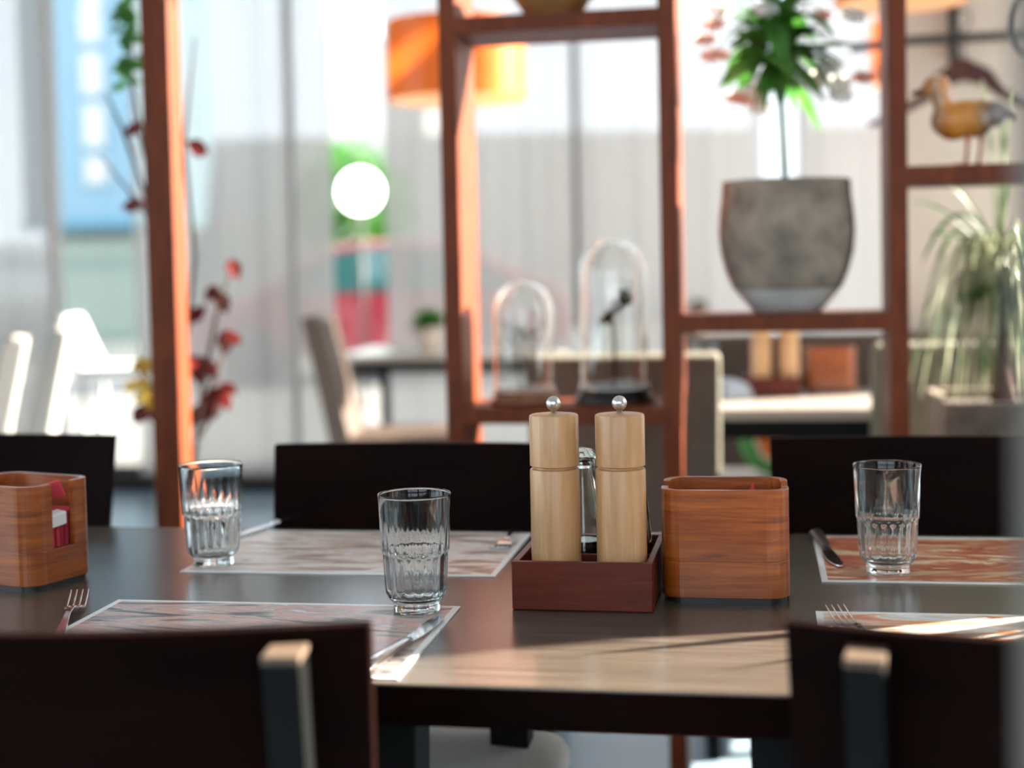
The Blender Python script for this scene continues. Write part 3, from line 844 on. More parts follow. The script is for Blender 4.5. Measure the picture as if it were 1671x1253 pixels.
tag(tw.build('dried_twigs', M['ply'], loc=(d1p.x, d1p.y, d1p.z + 0.0265), smooth=True), 'pale dried twigs standing inside the small glass dome', 'dried plant')
fl = thing('dried_bloom', 'brown dried bloom on a dark stalk inside the tall glass dome', 'dried plant', (d2p.x, d2p.y, d2p.z + 0.0305))
MB().tube([(0, 0, 0), (0.002, 0, 0.08), (-0.002, 0, 0.135)], [0.004, 0.003, 0.003], 8).build('stalk', M['twig'], fl)
pb = MB()
for k in range(26):
    a = k * 2.4; t_ = k / 26
    pb.ball((-0.018 + 0.05 * t_ + 0.010 * math.cos(a), 0.010 * math.sin(a), 0.128 + 0.055 * t_ + 0.006 * math.sin(a * 1.7)), (0.0085, 0.006, 0.0055), 8, (a, t_, a * .5))
pb.tube([(0.025, 0, 0.18), (0.036, 0, 0.195), (0.030, 0, 0.21), (0.012, 0, 0.208)], [0.003, 0.002, 0.0015, 0.001], 6)
pb.build('bloom', M['gold_brown'], fl, smooth=True)

# twig basket on the top board
bp = shelf_pt(903, Z_top)
bk = MB()
prof = [(0.045, 0), (0.05, 0.004), (0.062, 0.02), (0.078, 0.045), (0.09, 0.075), (0.086, 0.075), (0.07, 0.04), (0.05, 0.012), (0, 0.008)]
bk.lathe([(0, 0.0)] + prof, 60, mod=lambda i, a: 1 + 0.035 * math.sin(a * 15 + i * PI), caps=False)
for k in range(5):
    rr_ = 0.052 + k * 0.009; zz = 0.008 + k * 0.0155
    bk.tube([((rr_ + .002 * math.sin(j * 5)) * math.cos(j * PI / 12), (rr_ + .002 * math.sin(j * 5)) * math.sin(j * PI / 12), zz + 0.002 * math.sin(j * 3)) for j in range(25)], 0.0038, 6)
tag(bk.build('twig_basket', M['gold_brown'], loc=bp, smooth=True), 'brown woven twig basket on the top board of the shelf unit', 'basket')

# stone pot with the standard plant
pp = shelf_pt(1285, Z_pot, 0.45)
S = pp.y / F * 1.0
pot = thing('potted_plant', 'tall stemmed plant with pink flowers in a round grey stone pot on the shelf', 'plant', pp)
ph = zof(1285, 291) - Z_pot
k_ = (1392 - 1173) / 2 * pp.y / F
MB().lathe([(0.058, 0.0), (0.066, 0.004), (k_ * .62, 0.020), (k_ * .74, 0.038), (k_ * .775, 0.0445), (0, 0.0445)], 64).build('glazed_foot', M['glaze'], pot, smooth=True, auto=50)['label'] = 'pale glazed lower band'
MB().lathe([(k_ * .765, 0.0445), (k_ * .80, 0.048), (k_ * .90, 0.078), (k_ * .975, 0.115), (k_, 0.150), (k_ * .985, 0.185), (k_ * .955, 0.215), (k_ * .935, ph), (k_ * .88, ph), (k_ * .90, 0.18), (k_ * .88, 0.1), (0, 0.06)], 64, caps=False).build('pot', M['stone'], pot, smooth=True, auto=50)
MB().lathe([(0, ph - 0.02), (k_ * .89, ph - 0.022)], 32, caps=False).build('soil', M['soil'], pot)
sh = zof(1272, 95) - pp.z
MB().tube([(0.0, 0, ph - 0.03), (-0.004, 0, ph + 0.08), (-0.010, 0, sh), (-0.012, 0, sh + 0.10)], [0.006, 0.0055, 0.005, 0.004], 10).build('stem', M['stem'], pot, smooth=True)
lf = MB(); rnd = random.Random(5)
for k in range(72):
    a = rnd.uniform(0, 2 * PI); el = rnd.uniform(-0.75, 1.0); L_f = rnd.uniform(0.09, 0.155)
    st = Vector((-0.012 + rnd.uniform(-.03, .03), rnd.uniform(-.03, .03), sh + rnd.uniform(0.0, 0.10)))
    d = Vector((math.cos(a) * math.cos(el), math.sin(a) * math.cos(el) * .8, math.sin(el)))
    pts = [st + d * L_f * t - Vector((0, 0, 0.045 * t * t)) for t in (0, .2, .4, .6, .8, 1)]
    wv = rnd.uniform(0.013, 0.024)
    lf.leaf(pts, [0.001, wv * .7, wv, wv * .9, wv * .5, 0.0003], (rnd.uniform(-.4, .4), rnd.uniform(-.4, .4), 1), 0.3)
lf.build('leaves', M['green'], pot, smooth=True)
sp = MB()
for (px_, py_, pk) in ((1200, 155, 1), (1218, 158, 1), (1236, 150, 1), (1165, 35, 1), (1150, 60, 1), (1336, 125, 0), (1372, 130, 0), (1372, 150, 0), (1408, 122, 1), (1352, 105, 0), (1240, 170, 0), (1232, 145, 0), (1180, 10, 0), (1175, 85, 1), (1395, 20, 0), (1250, 10, 0), (1340, 20, 1), (1160, 88, 1)):
    c = at(px_, py_, pp.y + rnd.uniform(-.04, .04)) - Vector(pp)
    fw = MB(); fw.ball(c, 0.004, 8); k_f = 1.0 if pk else 1.2
    for q in range(6):
        aa = q * 1.047 + px_
        d = Vector((math.cos(aa), math.sin(aa) * .6, math.sin(aa) * .7 - .4)).normalized()
        fw.leaf([c, c + d * 0.008 * k_f, c + d * 0.016 * k_f, c + d * 0.023 * k_f], [0.001, 0.006 * k_f, 0.0065 * k_f, 0.0008], (0.3, 1, 0.2), 0.2)
    fw.build('flower', M['pink'] if pk else M['white_petal'], pot)['label'] = 'salmon pink flower' if pk else 'white flower'
    root_p = Vector((-0.012, 0, sh + 0.06))
    sp.tube([root_p, (root_p + c) / 2 + Vector((0, 0, 0.05)), c], 0.0009, 5)
sp.build('flower_stalks', M['stem'], pot)

# duck figurine
dp = shelf_pt(1583, Z_duck, 0.45)
kd = dp.y / F                       # metres per pixel there
duck = thing('duck_figurine', 'painted wooden duck standing on the right shelf, facing left', 'figurine', dp)
def dpt(px_, py_, y=0.0): 
    q = at(px_, py_, dp.y + y) - Vector(dp); return q
db = MB()
for (px_, py_, rx, ry, rz_, tilt) in ((1580, 194, 46, 30, 31, 0.10), (1556, 198, 33, 28, 31, 0), (1545, 196, 26, 23, 28, 0), (1606, 186, 38, 24, 22, 0.25), (1632, 179, 27, 16, 12, 0.42), (1650, 187, 17, 10, 6, 0.5),
                                (1541, 180, 17, 16, 22, 0.2), (1536, 166, 15, 14, 18, 0), (1534, 152, 16, 15, 17, 0), (1529, 141, 22, 17, 20, 0), (1514, 146, 12, 11, 10, 0)):
    db.ball(dpt(px_, py_), (rx * kd, ry * kd, rz_ * kd), 20, (0, tilt, 0))
def duck_mat():
    m, nt, b = newmat('painted_duck'); L = nt.links.new
    tc = nt.nodes.new('ShaderNodeTexCoord'); s_ = nt.nodes.new('ShaderNodeSeparateXYZ'); L(tc.outputs['Object'], s_.inputs[0])
    n = nt.nodes.new('ShaderNodeTexNoise'); n.inputs['Scale'].default_value = 35; L(tc.outputs['Object'], n.inputs['Vector'])
    add = nt.nodes.new('ShaderNodeMath'); add.operation = 'MULTIPLY_ADD'; L(n.outputs['Fac'], add.inputs[0]); add.inputs[1].default_value = 0.05; L(s_.outputs[0], add.inputs[2])
    mr = nt.nodes.new('ShaderNodeMapRange'); L(add.outputs[0], mr.inputs[0]); mr.inputs[1].default_value = -0.08; mr.inputs[2].default_value = 0.12
    r = nt.nodes.new('ShaderNodeValToRGB'); e = r.color_ramp.elements
    e[0].position = 0.0; e[0].color = (0.62, 0.19, 0.03, 1); e[1].position = 1.0; e[1].color = (0.30, 0.27, 0.25, 1)
    for p_, c_ in ((0.12, (0.62, 0.30, 0.10)), (0.2, (0.55, 0.38, 0.26)), (0.30, (0.62, 0.22, 0.03)), (0.5, (0.50, 0.20, 0.03)), (0.66, (0.16, 0.09, 0.05)), (0.72, (0.20, 0.17, 0.15))):
        q = e.new(p_); q.color = (*c_, 1)
    L(mr.outputs[0], r.inputs[0]); L(r.outputs[0], b.inputs['Base Color']); sock(b, 'Roughness', 0.4); sock(b, 'Coat Weight', 0.3)
    return m
dbo = db.build('duck_body', duck_mat(), duck, smooth=True)
rm = dbo.modifiers.new('skin', 'REMESH'); rm.mode = 'VOXEL'; rm.voxel_size = 0.0028; rm.use_smooth_shade = True
smm = dbo.modifiers.new('soft', 'SMOOTH'); smm.iterations = 4; smm.factor = 0.5
MB().tube([dpt(1514, 146), dpt(1503, 149), dpt(1493, 152), dpt(1487, 153)], [0.0095, 0.0082, 0.0070, 0.0035], 12, flat=0.7).build('bill', plain('brown_bill', (0.20, 0.075, 0.02), 0.4), duck, smooth=True)
for s_, (xa, ya, xb, yb_) in ((-1, (1578, 212, 1576, 262)), (1, (1603, 212, 1596, 262))):
    o_ = 0.014 * s_
    a_, b_ = dpt(xa, ya, o_), dpt(xb, yb_, o_); b_.z = 0.005
    g = MB().tube([a_, (a_ + b_) / 2 + Vector((0.002, 0, 0)), b_], [0.006, 0.0035, 0.0035], 8)
    for q in (-0.5, 0, 0.5):
        g.tube([b_, b_ + Vector((-0.024 * math.cos(q), 0.024 * math.sin(q), -0.0025))], [0.0034, 0.0024], 6)
    g.build('leg', plain('orange_leg', (0.45, 0.14, 0.05), 0.5), duck, smooth=True)
MB().ball(dpt(1522, 139, -0.013), 0.0022, 10).build('eye', M['black'], duck)

# fountain-leaved plant in a tall stone planter
pl = at(1655, 660, 3.02)
pz = at(1620, 656, 2.86).z
plant = thing('fountain_plant', 'arching narrow-leaved plant in a square stone planter at the right edge', 'plant', (pl.x, pl.y, 0), TH)
px_l = at(1561, 700, 2.88).x
hw_ = 0.17
plant.location.x = px_l + hw_ * math.cos(TH) + 0.0
plant.location.y = 3.0
m = MB(); m.box((0, -hw_ + .012, pz / 2), (2 * hw_, .024, pz)); m.box((0, hw_ - .012, pz / 2), (2 * hw_, .024, pz)); m.box((-hw_ + .012, 0, pz / 2), (.024, 2 * hw_ - .048, pz)); m.box((hw_ - .012, 0, pz / 2), (.024, 2 * hw_ - .048, pz)); m.box((0, 0, .02), (2 * hw_ - .048, 2 * hw_ - .048, .04))
m.build('planter', M['planter'], plant, bevel=0.004)
MB().box((0, 0, pz - 0.03), (2 * hw_ - .05, 2 * hw_ - .05, 0.02)).build('soil', M['soil'], plant)
crown = at(1632, 425, 3.0)
cl = Vector((crown.x - plant.location.x, 0, crown.z))
tr = MB(); tr.tube([(cl.x * .8, 0, pz - .03), (cl.x * .9, 0, pz + .06), (cl.x, 0, cl.z)], [0.03, 0.018, 0.014], 10)
tr.build('trunk', M['twig'], plant, smooth=True)
lf = MB(); rnd = random.Random(12)
for k in range(112):
    a = rnd.uniform(0, 2 * PI); up_ = rnd.choice((0.15, 0.25, 0.1, 0.3, 0.05, 0.02, 0.35)); L_f = rnd.uniform(0.22, 0.42)
    hor = Vector((math.cos(a), math.sin(a) * .55, 0)); o_ = cl + Vector((rnd.uniform(-.01, .01), rnd.uniform(-.01, .01), rnd.uniform(-.05, .03)))
    reach = L_f * rnd.uniform(0.12, 0.58)
    pts = []
    for j in range(11):
        t = j / 10
        z = up_ * 0.28 * math.sin(min(1, t * 1.6) * PI / 2) * (1.2 if up_ > .4 else 1) - (L_f * (0.95 if up_ < .4 else 0.75)) * max(0, t - 0.12) ** 1.7
        pts.append(o_ + hor * reach * (t ** 0.6) + Vector((0, 0, z)))
    wv = rnd.uniform(0.0040, 0.0078)
    lf.leaf(pts, [wv * .6] + [wv] * 7 + [wv * .8, wv * .5, .0003], (hor.x * .4, hor.y * .4, 1) if up_ > .4 else tuple(hor + Vector((0, 0, .2))), 0.3)
for tip in ((1486, 330), (1500, 440), (1492, 625), (1524, 697), (1545, 305), (1600, 130), (1640, 170), (1660, 140), (1515, 380), (1655, 290)):
    e = at(*tip, 2.985) - Vector(plant.location); e = Vector((e.dot(UX), e.dot(UY), e.z)) if False else Vector((e.x * math.cos(-TH) - e.y * math.sin(-TH), e.x * math.sin(-TH) + e.y * math.cos(-TH), e.z))
    hi = max(cl.z, e.z) + 0.05
    pts = []
    for j in range(11):
        t = j / 10
        if e.z > cl.z: z = cl.z + (e.z - cl.z) * math.sin(t * PI / 2) 
        else: z = cl.z + 4 * 0.10 * t * (1 - t) + (e.z - cl.z) * t ** 2.2
        pts.append(Vector((cl.x + (e.x - cl.x) * (t ** 0.75 if e.z < cl.z - .1 else t), cl.y + (e.y - cl.y) * t, z)))
    lf.leaf(pts, [0.003, .0045, .005, .005, .005, .005, .005, .0045, .004, .0028, .0003], (0.2, -0.9, .5), 0.3)
lf.build('leaves', M['pale_leaf'], plant, smooth=True)

# ================================================================== HANGING LAMPS
def make_lamp(label, px, py_bottom, y, r, h):
    p = at(px, py_bottom, y)
    root = thing('pendant_lamp', label, 'lamp', (p.x, p.y, p.z), 0, 'orange drum lamps')
    shd = MB().lathe([(r - .003, 0), (r, 0), (r, h), (r - .003, h)], 64, caps=False).build('lamp_shade', M['shade'], root, smooth=True, auto=40)
    MB().lathe([(r - .006, .001), (r - .0045, .001), (r - .0045, h - .001), (r - .006, h - .001)], 64, caps=False).build('shade_liner', M['liner'], shd, smooth=True, auto=40)
    MB().ball((0, 0, h * .55), 0.035, 16).build('bulb', M['bulb'], root, smooth=True)
    c = MB(); c.tube([(0, 0, h * .55 + .03), (0, 0, 3.2 - p.z)], 0.004, 8); c.tube([(-r + .004, 0, h - .01), (r - .004, 0, h - .01)], 0.002, 6); c.tube([(0, -r + .004, h - .01), (0, r - .004, h - .01)], 0.002, 6)
    c.build('cord', M['black'], root)
    return root
make_lamp('orange drum pendant lamp hanging behind the left post of the shelf unit', 745.5, 164, 4.7, 112 * 4.7 / F, 0.25)
make_lamp('orange drum pendant lamp over the top right corner, only its underside in view', 1470, 6, 4.0, 0.178, 0.22)
make_lamp('orange drum pendant lamp farther off, cut by the right post of the shelf unit', 1506, 138, 6.1, 0.215, 0.27)

# ================================================================== COAT RAIL AND HANGERS
wp = on_line(1560, 60, BW - 0.16)
rail = thing('coat_rail', 'black iron coat rail on the beige wall behind the duck', 'coat rail', (wp.x, wp.y, wp.z), TH)
MB().tube([(-0.30, 0, -0.02), (-0.12, 0, -0.005), (0.9, 0, 0.0)], 0.014, 12).build('bar', M['iron'], rail, smooth=True)
for bx in (0.012, 0.6):
    MB().box((bx, 0.145, 0.05), (0.026, 0.03, 0.22)).bar((bx, 0.14, 0.0), (bx, -0.01, 0.0), 0.02, 0.02, up=(0, 0, 1)).build('bracket', M['iron'], rail, bevel=0.002)
rg = MB(); rg.tube([(0.21 + 0.055 * math.cos(k * PI / 12), -0.03, 0.02 + 0.085 * math.sin(k * PI / 12)) for k in range(25)], 0.010, 8)
rg.build('ring', M['iron'], rail, smooth=True)
hp = on_line(1572, 108, BW - 0.16)
hg = thing('coat_hanger', 'dark red wooden coat hanger hanging behind the duck', 'coat hanger', (hp.x, hp.y, hp.z), TH + R(-12))
pts = [(-0.27, 0, -0.155), (-0.20, 0, -0.132), (-0.11, 0, -0.085), (-0.06, 0, -0.035), (0, 0, -0.008), (0.06, 0, -0.035), (0.11, 0, -0.085), (0.20, 0, -0.132), (0.27, 0, -0.155)]
MB().tube(pts, [0.006, 0.008, 0.010, 0.018, 0.024, 0.018, 0.010, 0.008, 0.006], 12, flat=1.5).build('shoulder_bar', M['hanger'], hg, smooth=True)
MB().tube([(0, 0, 0.0), (0, 0, 0.10), (0.02, 0, 0.125), (0.02, 0, 0.15), (0, 0, 0.165), (-0.02, 0, 0.15)], 0.003, 8).build('hook', M['iron'], hg, smooth=True)

# ================================================================== BACKGROUND FURNITURE
def uph_chair(label, loc, rz, fabric, back_h=0.92, group='upholstered chairs in the background'):
    """sitter looks along +Y"""
    root = thing('upholstered_chair', label, 'chair', loc, rz, group)
    vs_ = []
    prof = [(-0.16, 0.44), (-0.25, 0.44), (-0.30, 0.70), (-0.35, back_h), (-0.31, back_h + .012), (-0.27, back_h - .01), (-0.22, 0.70)]
    m = MB(); n = len(prof)
    for x in (-0.21, 0.21):
        vs_ += [(x, y, z) for y, z in prof]
    fs_ = [tuple(range(n)), tuple(reversed(range(n, 2 * n)))] + [(k, (k + 1) % n, n + (k + 1) % n, n + k) for k in range(n)]
    m.add(vs_, fs_).build('backrest', fabric, root, bevel=0.012, seg=3)
    MB().box((0, 0.03, 0.43), (0.44, 0.46, 0.10)).build('seat', fabric, root, bevel=0.03, seg=4)
    for sx_ in (-1, 1):
        MB().bar((sx_ * 0.18, 0.22, 0.39), (sx_ * 0.185, 0.23, 0), 0.03, 0.03).build('leg', M['black_frame'], root)
        MB().bar((sx_ * 0.18, -0.19, 0.40), (sx_ * 0.185, -0.26, 0), 0.03, 0.03).build('leg', M['black_frame'], root)
    return root
p = at(1022, 600, 3.45)
u0 = uph_chair('taupe upholstered chair close behind the shelf unit, left of the right table', (p.x, 3.45, 0), TH + R(4), M['taupe_fabric'], 0.905)
p = at(1572, 600, 3.5)
dup(u0, (p.x, 3.62, 0), TH, 'taupe upholstered chair behind the right post of the shelf unit')
g1_ = uph_chair('brown upholstered chair with its seat turned right, facing the bleached table', (at(515, 600, 5.6).x + 0.33, 5.6, 0), TH + R(-82), M['brown_fabric'], 0.93)
gl = uph_chair('grey upholstered chair at the far left edge, seen from the side', (at(8, 600, 4.3).x - 0.26, 4.2, 0), R(108), M['grey_fabric'], 0.93)
dup(gl, (at(80, 600, 4.9).x - 0.26, 4.85, 0), R(104), 'grey upholstered chair behind the one at the far left edge')
dup(g1_, (at(925, 600, 6.5).x + 0.30, 6.6, 0), R(84), 'brown upholstered chair far back between the two glass domes')

def simple_table(label, x0, x1, y0, y1, name='cafe_table', mat=None, zt=0.75, pedestal=None):
    cx_, cy_ = (x0 + x1) / 2, (y0 + y1) / 2
    root = thing(name, label, 'table', (cx_, cy_, 0), TH)
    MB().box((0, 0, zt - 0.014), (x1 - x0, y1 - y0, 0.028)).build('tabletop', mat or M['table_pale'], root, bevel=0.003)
    MB().box((0, 0, zt - 0.052), (x1 - x0 - .04, y1 - y0 - .04, 0.048)).build('apron', M['black_frame'], root)
    if pedestal is not None:
        MB().box((pedestal, 0, zt / 2 - .03), (0.07, 0.07, zt - .08)).build('pedestal', M['black_frame'], root)
        MB().box((pedestal, 0, 0.01), (0.30, 0.40, 0.02)).build('base_plate', M['black_frame'], root)
        return root
    for a in (-1, 1):
        for b_ in (-1, 1):
            MB().bar((a * ((x1 - x0) / 2 - .06), b_ * ((y1 - y0) / 2 - .06), zt - .07), (a * ((x1 - x0) / 2 - .06), b_ * ((y1 - y0) / 2 - .06), 0), 0.04, 0.04).build('leg', M['black_frame'], root)
    return root
xa, xb = at(572, 575, 6.3).x, at(935, 575, 6.3).x
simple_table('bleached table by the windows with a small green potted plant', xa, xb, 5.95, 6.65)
xa3 = at(1120, 650, 3.7).x
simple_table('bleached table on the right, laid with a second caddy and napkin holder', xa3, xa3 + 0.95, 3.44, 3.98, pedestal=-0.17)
# second set of condiments
def bg_at(px, py): return on_z(px, py, 0.75)
q = bg_at(1266, 646); q = Vector((q.x, q.y + 0.06, 0.75))
caddy('small looking orange wooden caddy on the bleached table on the right', (q.x, q.y, q.z), TH)
for dx, lab in ((-0.034, 'left pepper mill of the pair on the bleached right-hand table'), (0.040, 'right pepper mill of the pair on the bleached right-hand table')):
    dup(m0, (q.x + dx, q.y - 0.04, q.z + 0.008), 1.0, lab, 'mills on the background table')
q2 = bg_at(1362, 641)
make_napkin_box('rounded wooden napkin holder on the bleached table on the right', (q2.x, q2.y + 0.05, 0.75), R(-14))
gq = bg_at(1152, 630)
dup(g0, (gq.x, gq.y, 0.7502), 0, 'tumbler on the left end of the bleached right-hand table', 'tumblers on the background tables')
for i_, (gx, gy) in enumerate(((948, 585), (975, 583))):
    gq = bg_at(gx, gy); dup(g0, (gq.x, min(gq.y, 6.5), 0.7502), 0, ['tumbler on the bleached window table, seen through the tall dome', 'second tumbler on the window table, right of its neighbour'][i_], 'tumblers on the background tables')
nq = bg_at(1196, 650)
tag(MB().box((0, 0, 0.012), (0.075, 0.10, 0.02), (0.0, 0.0, 0.2)).box((0.0, 0.0, 0.035), (0.06, 0.07, 0.02), (0.2, 0.1, 0.5)).build('folded_napkin', plain('pale_blue_cloth', (0.45, 0.52, 0.60), 0.9), loc=(nq.x, nq.y, 0.7505), bevel=0.004), 'pale blue folded napkin left of the second caddy', 'napkin')
# pot on the window table
vp = bg_at(701, 552)
vpy = 6.3; vp = at(701, 556, vpy); 
pt = thing('small_potted_plant', 'small green plant in a pale pot on the window table', 'plant', (vp.x, vpy, 0.75))
MB().lathe([(0.035, 0), (0.04, .002), (0.05, .10), (0.044, .10), (0.04, .085), (0, .085)], 24).build('pot', M['terracotta'], pt, smooth=True, auto=40)
lf = MB(); rnd = random.Random(3)
for k in range(60):
    a = rnd.uniform(0, 2 * PI); el = rnd.uniform(0.1, 1.4); d = Vector((math.cos(a) * math.cos(el), math.sin(a) * math.cos(el), math.sin(el)))
    s0 = Vector((0, 0, .09)); lf.leaf([s0 + d * t for t in (0.02, .04, .07, .10)], [.002, .010, .012, .001], (0.3, -.6, .7), .2)
lf.build('foliage', M['green'], pt)
# banquette
bx0 = at(1128, 560, 4.4).x
bq = thing('banquette', 'long brown upholstered bench against the beige wall', 'bench', (bx0, line_y(BW, bx0) - 0.09, 0), TH)
bl = 2.42 - bx0
bl = 1.75
bz = at(1300, 545, line_y(BW, .8) - .1).z
MB().box((bl / 2, 0.0, bz / 2 + .05), (bl, 0.11, bz - .1)).build('backrest', M['brown_fabric'], bq, bevel=0.02, seg=3)
MB().box((bl / 2, -0.20, 0.43), (bl, 0.30, 0.12)).build('seat', M['cream_fabric'], bq, bevel=0.03, seg=3)
MB().box((bl / 2, -0.17, 0.185), (bl - .04, 0.24, 0.37)).build('plinth', M['brown_fabric'], bq)
cq = at(1238, 748, line_y(BW, .75) - 0.38)
def cushion_mat():
    m, nt, b = newmat('orange_green_print'); L = nt.links.new
    tc = nt.nodes.new('ShaderNodeTexCoord'); mp = nt.nodes.new('ShaderNodeMapping'); mp.inputs['Location'].default_value = (0, 0, -1.1); mp.inputs['Scale'].default_value = (9, 1, 10.5); L(tc.outputs['Object'], mp.inputs['Vector'])
    v = nt.nodes.new('ShaderNodeVectorMath'); v.operation = 'LENGTH'; L(mp.outputs[0], v.inputs[0])
    n = nt.nodes.new('ShaderNodeTexNoise'); n.inputs['Scale'].default_value = 30; L(tc.outputs['Object'], n.inputs['Vector'])
    ad = nt.nodes.new('ShaderNodeMath'); ad.operation = 'MULTIPLY_ADD'; L(n.outputs['Fac'], ad.inputs[0]); ad.inputs[1].default_value = .3; L(v.outputs['Value'], ad.inputs[2])
    r = nt.nodes.new('ShaderNodeValToRGB'); e = r.color_ramp.elements; e[0].position = .66; e[0].color = (.75, .16, .02, 1); e[1].position = .82; e[1].color = (.07, .22, .05, 1)
    q_ = e.new(.74); q_.color = (.7, .65, .5, 1)
    L(ad.outputs[0], r.inputs[0]); L(r.outputs[0], b.inputs['Base Color']); sock(b, 'Roughness', .9)
    return m
tag(MB().ball((0, 0, 0.105), (0.115, 0.045, 0.105), 24).build('cushion', cushion_mat(), loc=(cq.x + .06, cq.y, 0.492), rz=TH, smooth=True), 'orange and green printed cushion on the brown bench', 'cushion')

# red-leaved branches behind the upright
vpx = at(300, 700, 3.35)
br = thing('branch_arrangement', 'tall vase of bare and red-leaved branches behind the left upright', 'plant', (vpx.x, 3.35, 0))
MB().lathe([(0.09, 0), (0.11, 0.01), (0.13, 0.2), (0.10, 0.42), (0.06, 0.52), (0.07, 0.56), (0.062, 0.56), (0.05, 0.52), (0.09, 0.4), (0, 0.05)], 40, caps=False).build('vase', M['glaze'], br, smooth=True)
def bl_(px, py, y=0.0): return at(px, py, 3.35 + y) - Vector((vpx.x, 3.35, 0))
bm_ = MB()
v0 = Vector((0, 0, 0.5))
paths = [[v0, bl_(262, 560), bl_(240, 350), bl_(165, 255)], [v0, bl_(270, 560), bl_(238, 320), bl_(200, 210), bl_(172, 150)], [v0, bl_(285, 560, .05), bl_(245, 300), bl_(215, 130), bl_(212, -40)],
         [v0, bl_(300, 600), bl_(318, 420, .05), bl_(300, 240), bl_(318, 60)], [v0, bl_(330, 640), bl_(352, 520), bl_(380, 430)], [v0, bl_(310, 700), bl_(350, 620), bl_(372, 545)], [v0, bl_(320, 720), bl_(345, 680), bl_(370, 640)], [v0, bl_(270, 700), bl_(240, 620), bl_(222, 600)]]
for pa in paths:
    bm_.tube(pa, [0.006] + [0.005] * (len(pa) - 2) + [0.002], 7)
bm_.build('branches', M['twig'], br, smooth=True)
def leaf_cluster(spots, size, seed, zs=-.5):
    m = MB(); rn = random.Random(seed)
    for (px, py, n, spread) in spots:
        for _ in range(n):
            c = bl_(px + rn.uniform(-spread, spread), py + rn.uniform(-spread, spread), rn.uniform(-.05, .05))
            a = rn.uniform(0, 2 * PI); d = Vector((math.cos(a), math.sin(a) * .4, rn.uniform(-1, .5) + zs)).normalized()
            L_f = size * rn.uniform(.7, 1.2)
            m.leaf([c + d * L_f * t for t in (0, .25, .5, .75, 1)], [.001, L_f * .26, L_f * .32, L_f * .2, .0005], (rn.uniform(-.5, .5), -1, rn.uniform(-.3, .6)), .25)
    return m
leaf_cluster([(376, 425, 2, 4), (350, 470, 2, 6), (330, 500, 3, 8), (370, 540, 2, 4), (328, 585, 4, 8), (368, 632, 4, 10), (232, 330, 2, 5), (236, 200, 2, 5), (240, 370, 2, 4), (305, 230, 2, 6), (350, 655, 3, 8), (244, 660, 2, 5)], 0.062, 4).build('red_leaves', M['red_leaf'], br, smooth=True)
leaf_cluster([(205, 10, 7, 12), (212, 50, 7, 12), (218, 95, 6, 10), (212, 130, 3, 8), (225, -10, 6, 12)], 0.045, 6).build('green_leaves', M['green'], br, smooth=True)
ym = leafy('yellow_petal', (0.55, 0.30, 0.03), .4, col2=(.75, .5, .08))
for i_, (a_, b_, n_) in enumerate(((232, 590, 8), (226, 625, 7), (245, 640, 6))):
    mb_ = leaf_cluster([(a_, b_, n_, 5)], 0.04, 9 + i_); mb_.ball(bl_(a_, b_), 0.012, 8)
    mb_.build('yellow_bloom', ym, br, smooth=True)

# leafy pot plant on the right end of the table; it throws the leaf shadows on the table top
lp_ = thing('leafy_plant', 'leafy potted plant standing on the right end of the dining table', 'plant', (1.16, 1.60, TZ))
MB().lathe([(0.045, 0), (0.05, .002), (0.065, .12), (0.058, .12), (0.052, .1), (0, .1)], 32).build('pot', M['terracotta'], lp_, smooth=True, auto=40)
lf = MB(); rnd = random.Random(21)
for k in range(130):
    a = rnd.uniform(0, 2 * PI); el = rnd.uniform(0.15, 1.45); d = Vector((math.cos(a) * math.cos(el), math.sin(a) * math.cos(el), math.sin(el)))
    L_f = rnd.uniform(0.30, 0.50); wv = rnd.uniform(.012, .024)
    lf.leaf([Vector((0, 0, .1)) + d * L_f * t - Vector((0, 0, .10 * t * t)) for t in (0.0, .3, .6, .8, 1)], [.002, wv * .3, wv, wv * .7, .001], (d.y, -d.x, .6), .2)
lf.build('foliage', M['green'], lp_)
# near grey post at the right edge, out of focus
gp = at(1762, 700, 0.46)
tag(MB().box((0, 0, 1.0), (0.032, 0.03, 2.0)).build('slim_post', M['grey_paint'], loc=(gp.x, gp.y, 0), bevel=0.004), 'out-of-focus slim grey post close by at the right edge', 'post')

# ================================================================== OUTSIDE
struct('ground_outside', MB().box((0, 40, -0.10), (140, 65, 0.1)), plain('pavement', (0.13, 0.125, 0.115), 0.9, var=0.08, vscale=1.5))
def building(label, px0, px1, y, zb, zt, mat, win=None, winmat=None, dep=6):
    xa_, xb_ = at(px0, 400, y).x, at(px1, 400, y).x
    root = thing('building', label, 'building', ((xa_ + xb_) / 2, y, 0))
    MB().box((0, dep / 2, (zb + zt) / 2), (xb_ - xa_, dep, zt - zb)).build('wall', mat, root)
    if win:
        for (px, pt_, pb_, wpx) in win:
            a_ = at(px - wpx / 2, pt_, y); b2 = at(px + wpx / 2, pb_, y)
            MB().box(((a_.x + b2.x) / 2 - (xa_ + xb_) / 2, -0.03, (a_.z + b2.z) / 2), (b2.x - a_.x, 0.08, a_.z - b2.z)).build('window', winmat, root)
    return root
blue = plain('pale_blue_render', (0.15, 0.255, 0.32), 0.7)
bb = building('pale blue building with a column of white windows seen left of the upright', 40, 232, 24, at(150, 362, 24).z, 9.5, blue,
         [(150, -70, 68 - 60, 36), (148, 10, 70, 36), (151, 88, 155, 36), (155, 172, 240, 36), (158, 258, 300, 36)], plain('white_blind', (0.42, 0.42, 0.41), 0.6))
z_b = at(150, 362, 24).z
wbx = (at(232, 400, 24).x - at(40, 400, 24).x)
MB().box((0, -0.05, z_b - 0.06), (wbx, 0.2, 0.13)).build('ledge', plain('teal_ledge', (0.04, 0.17, 0.23), 0.6), bb)
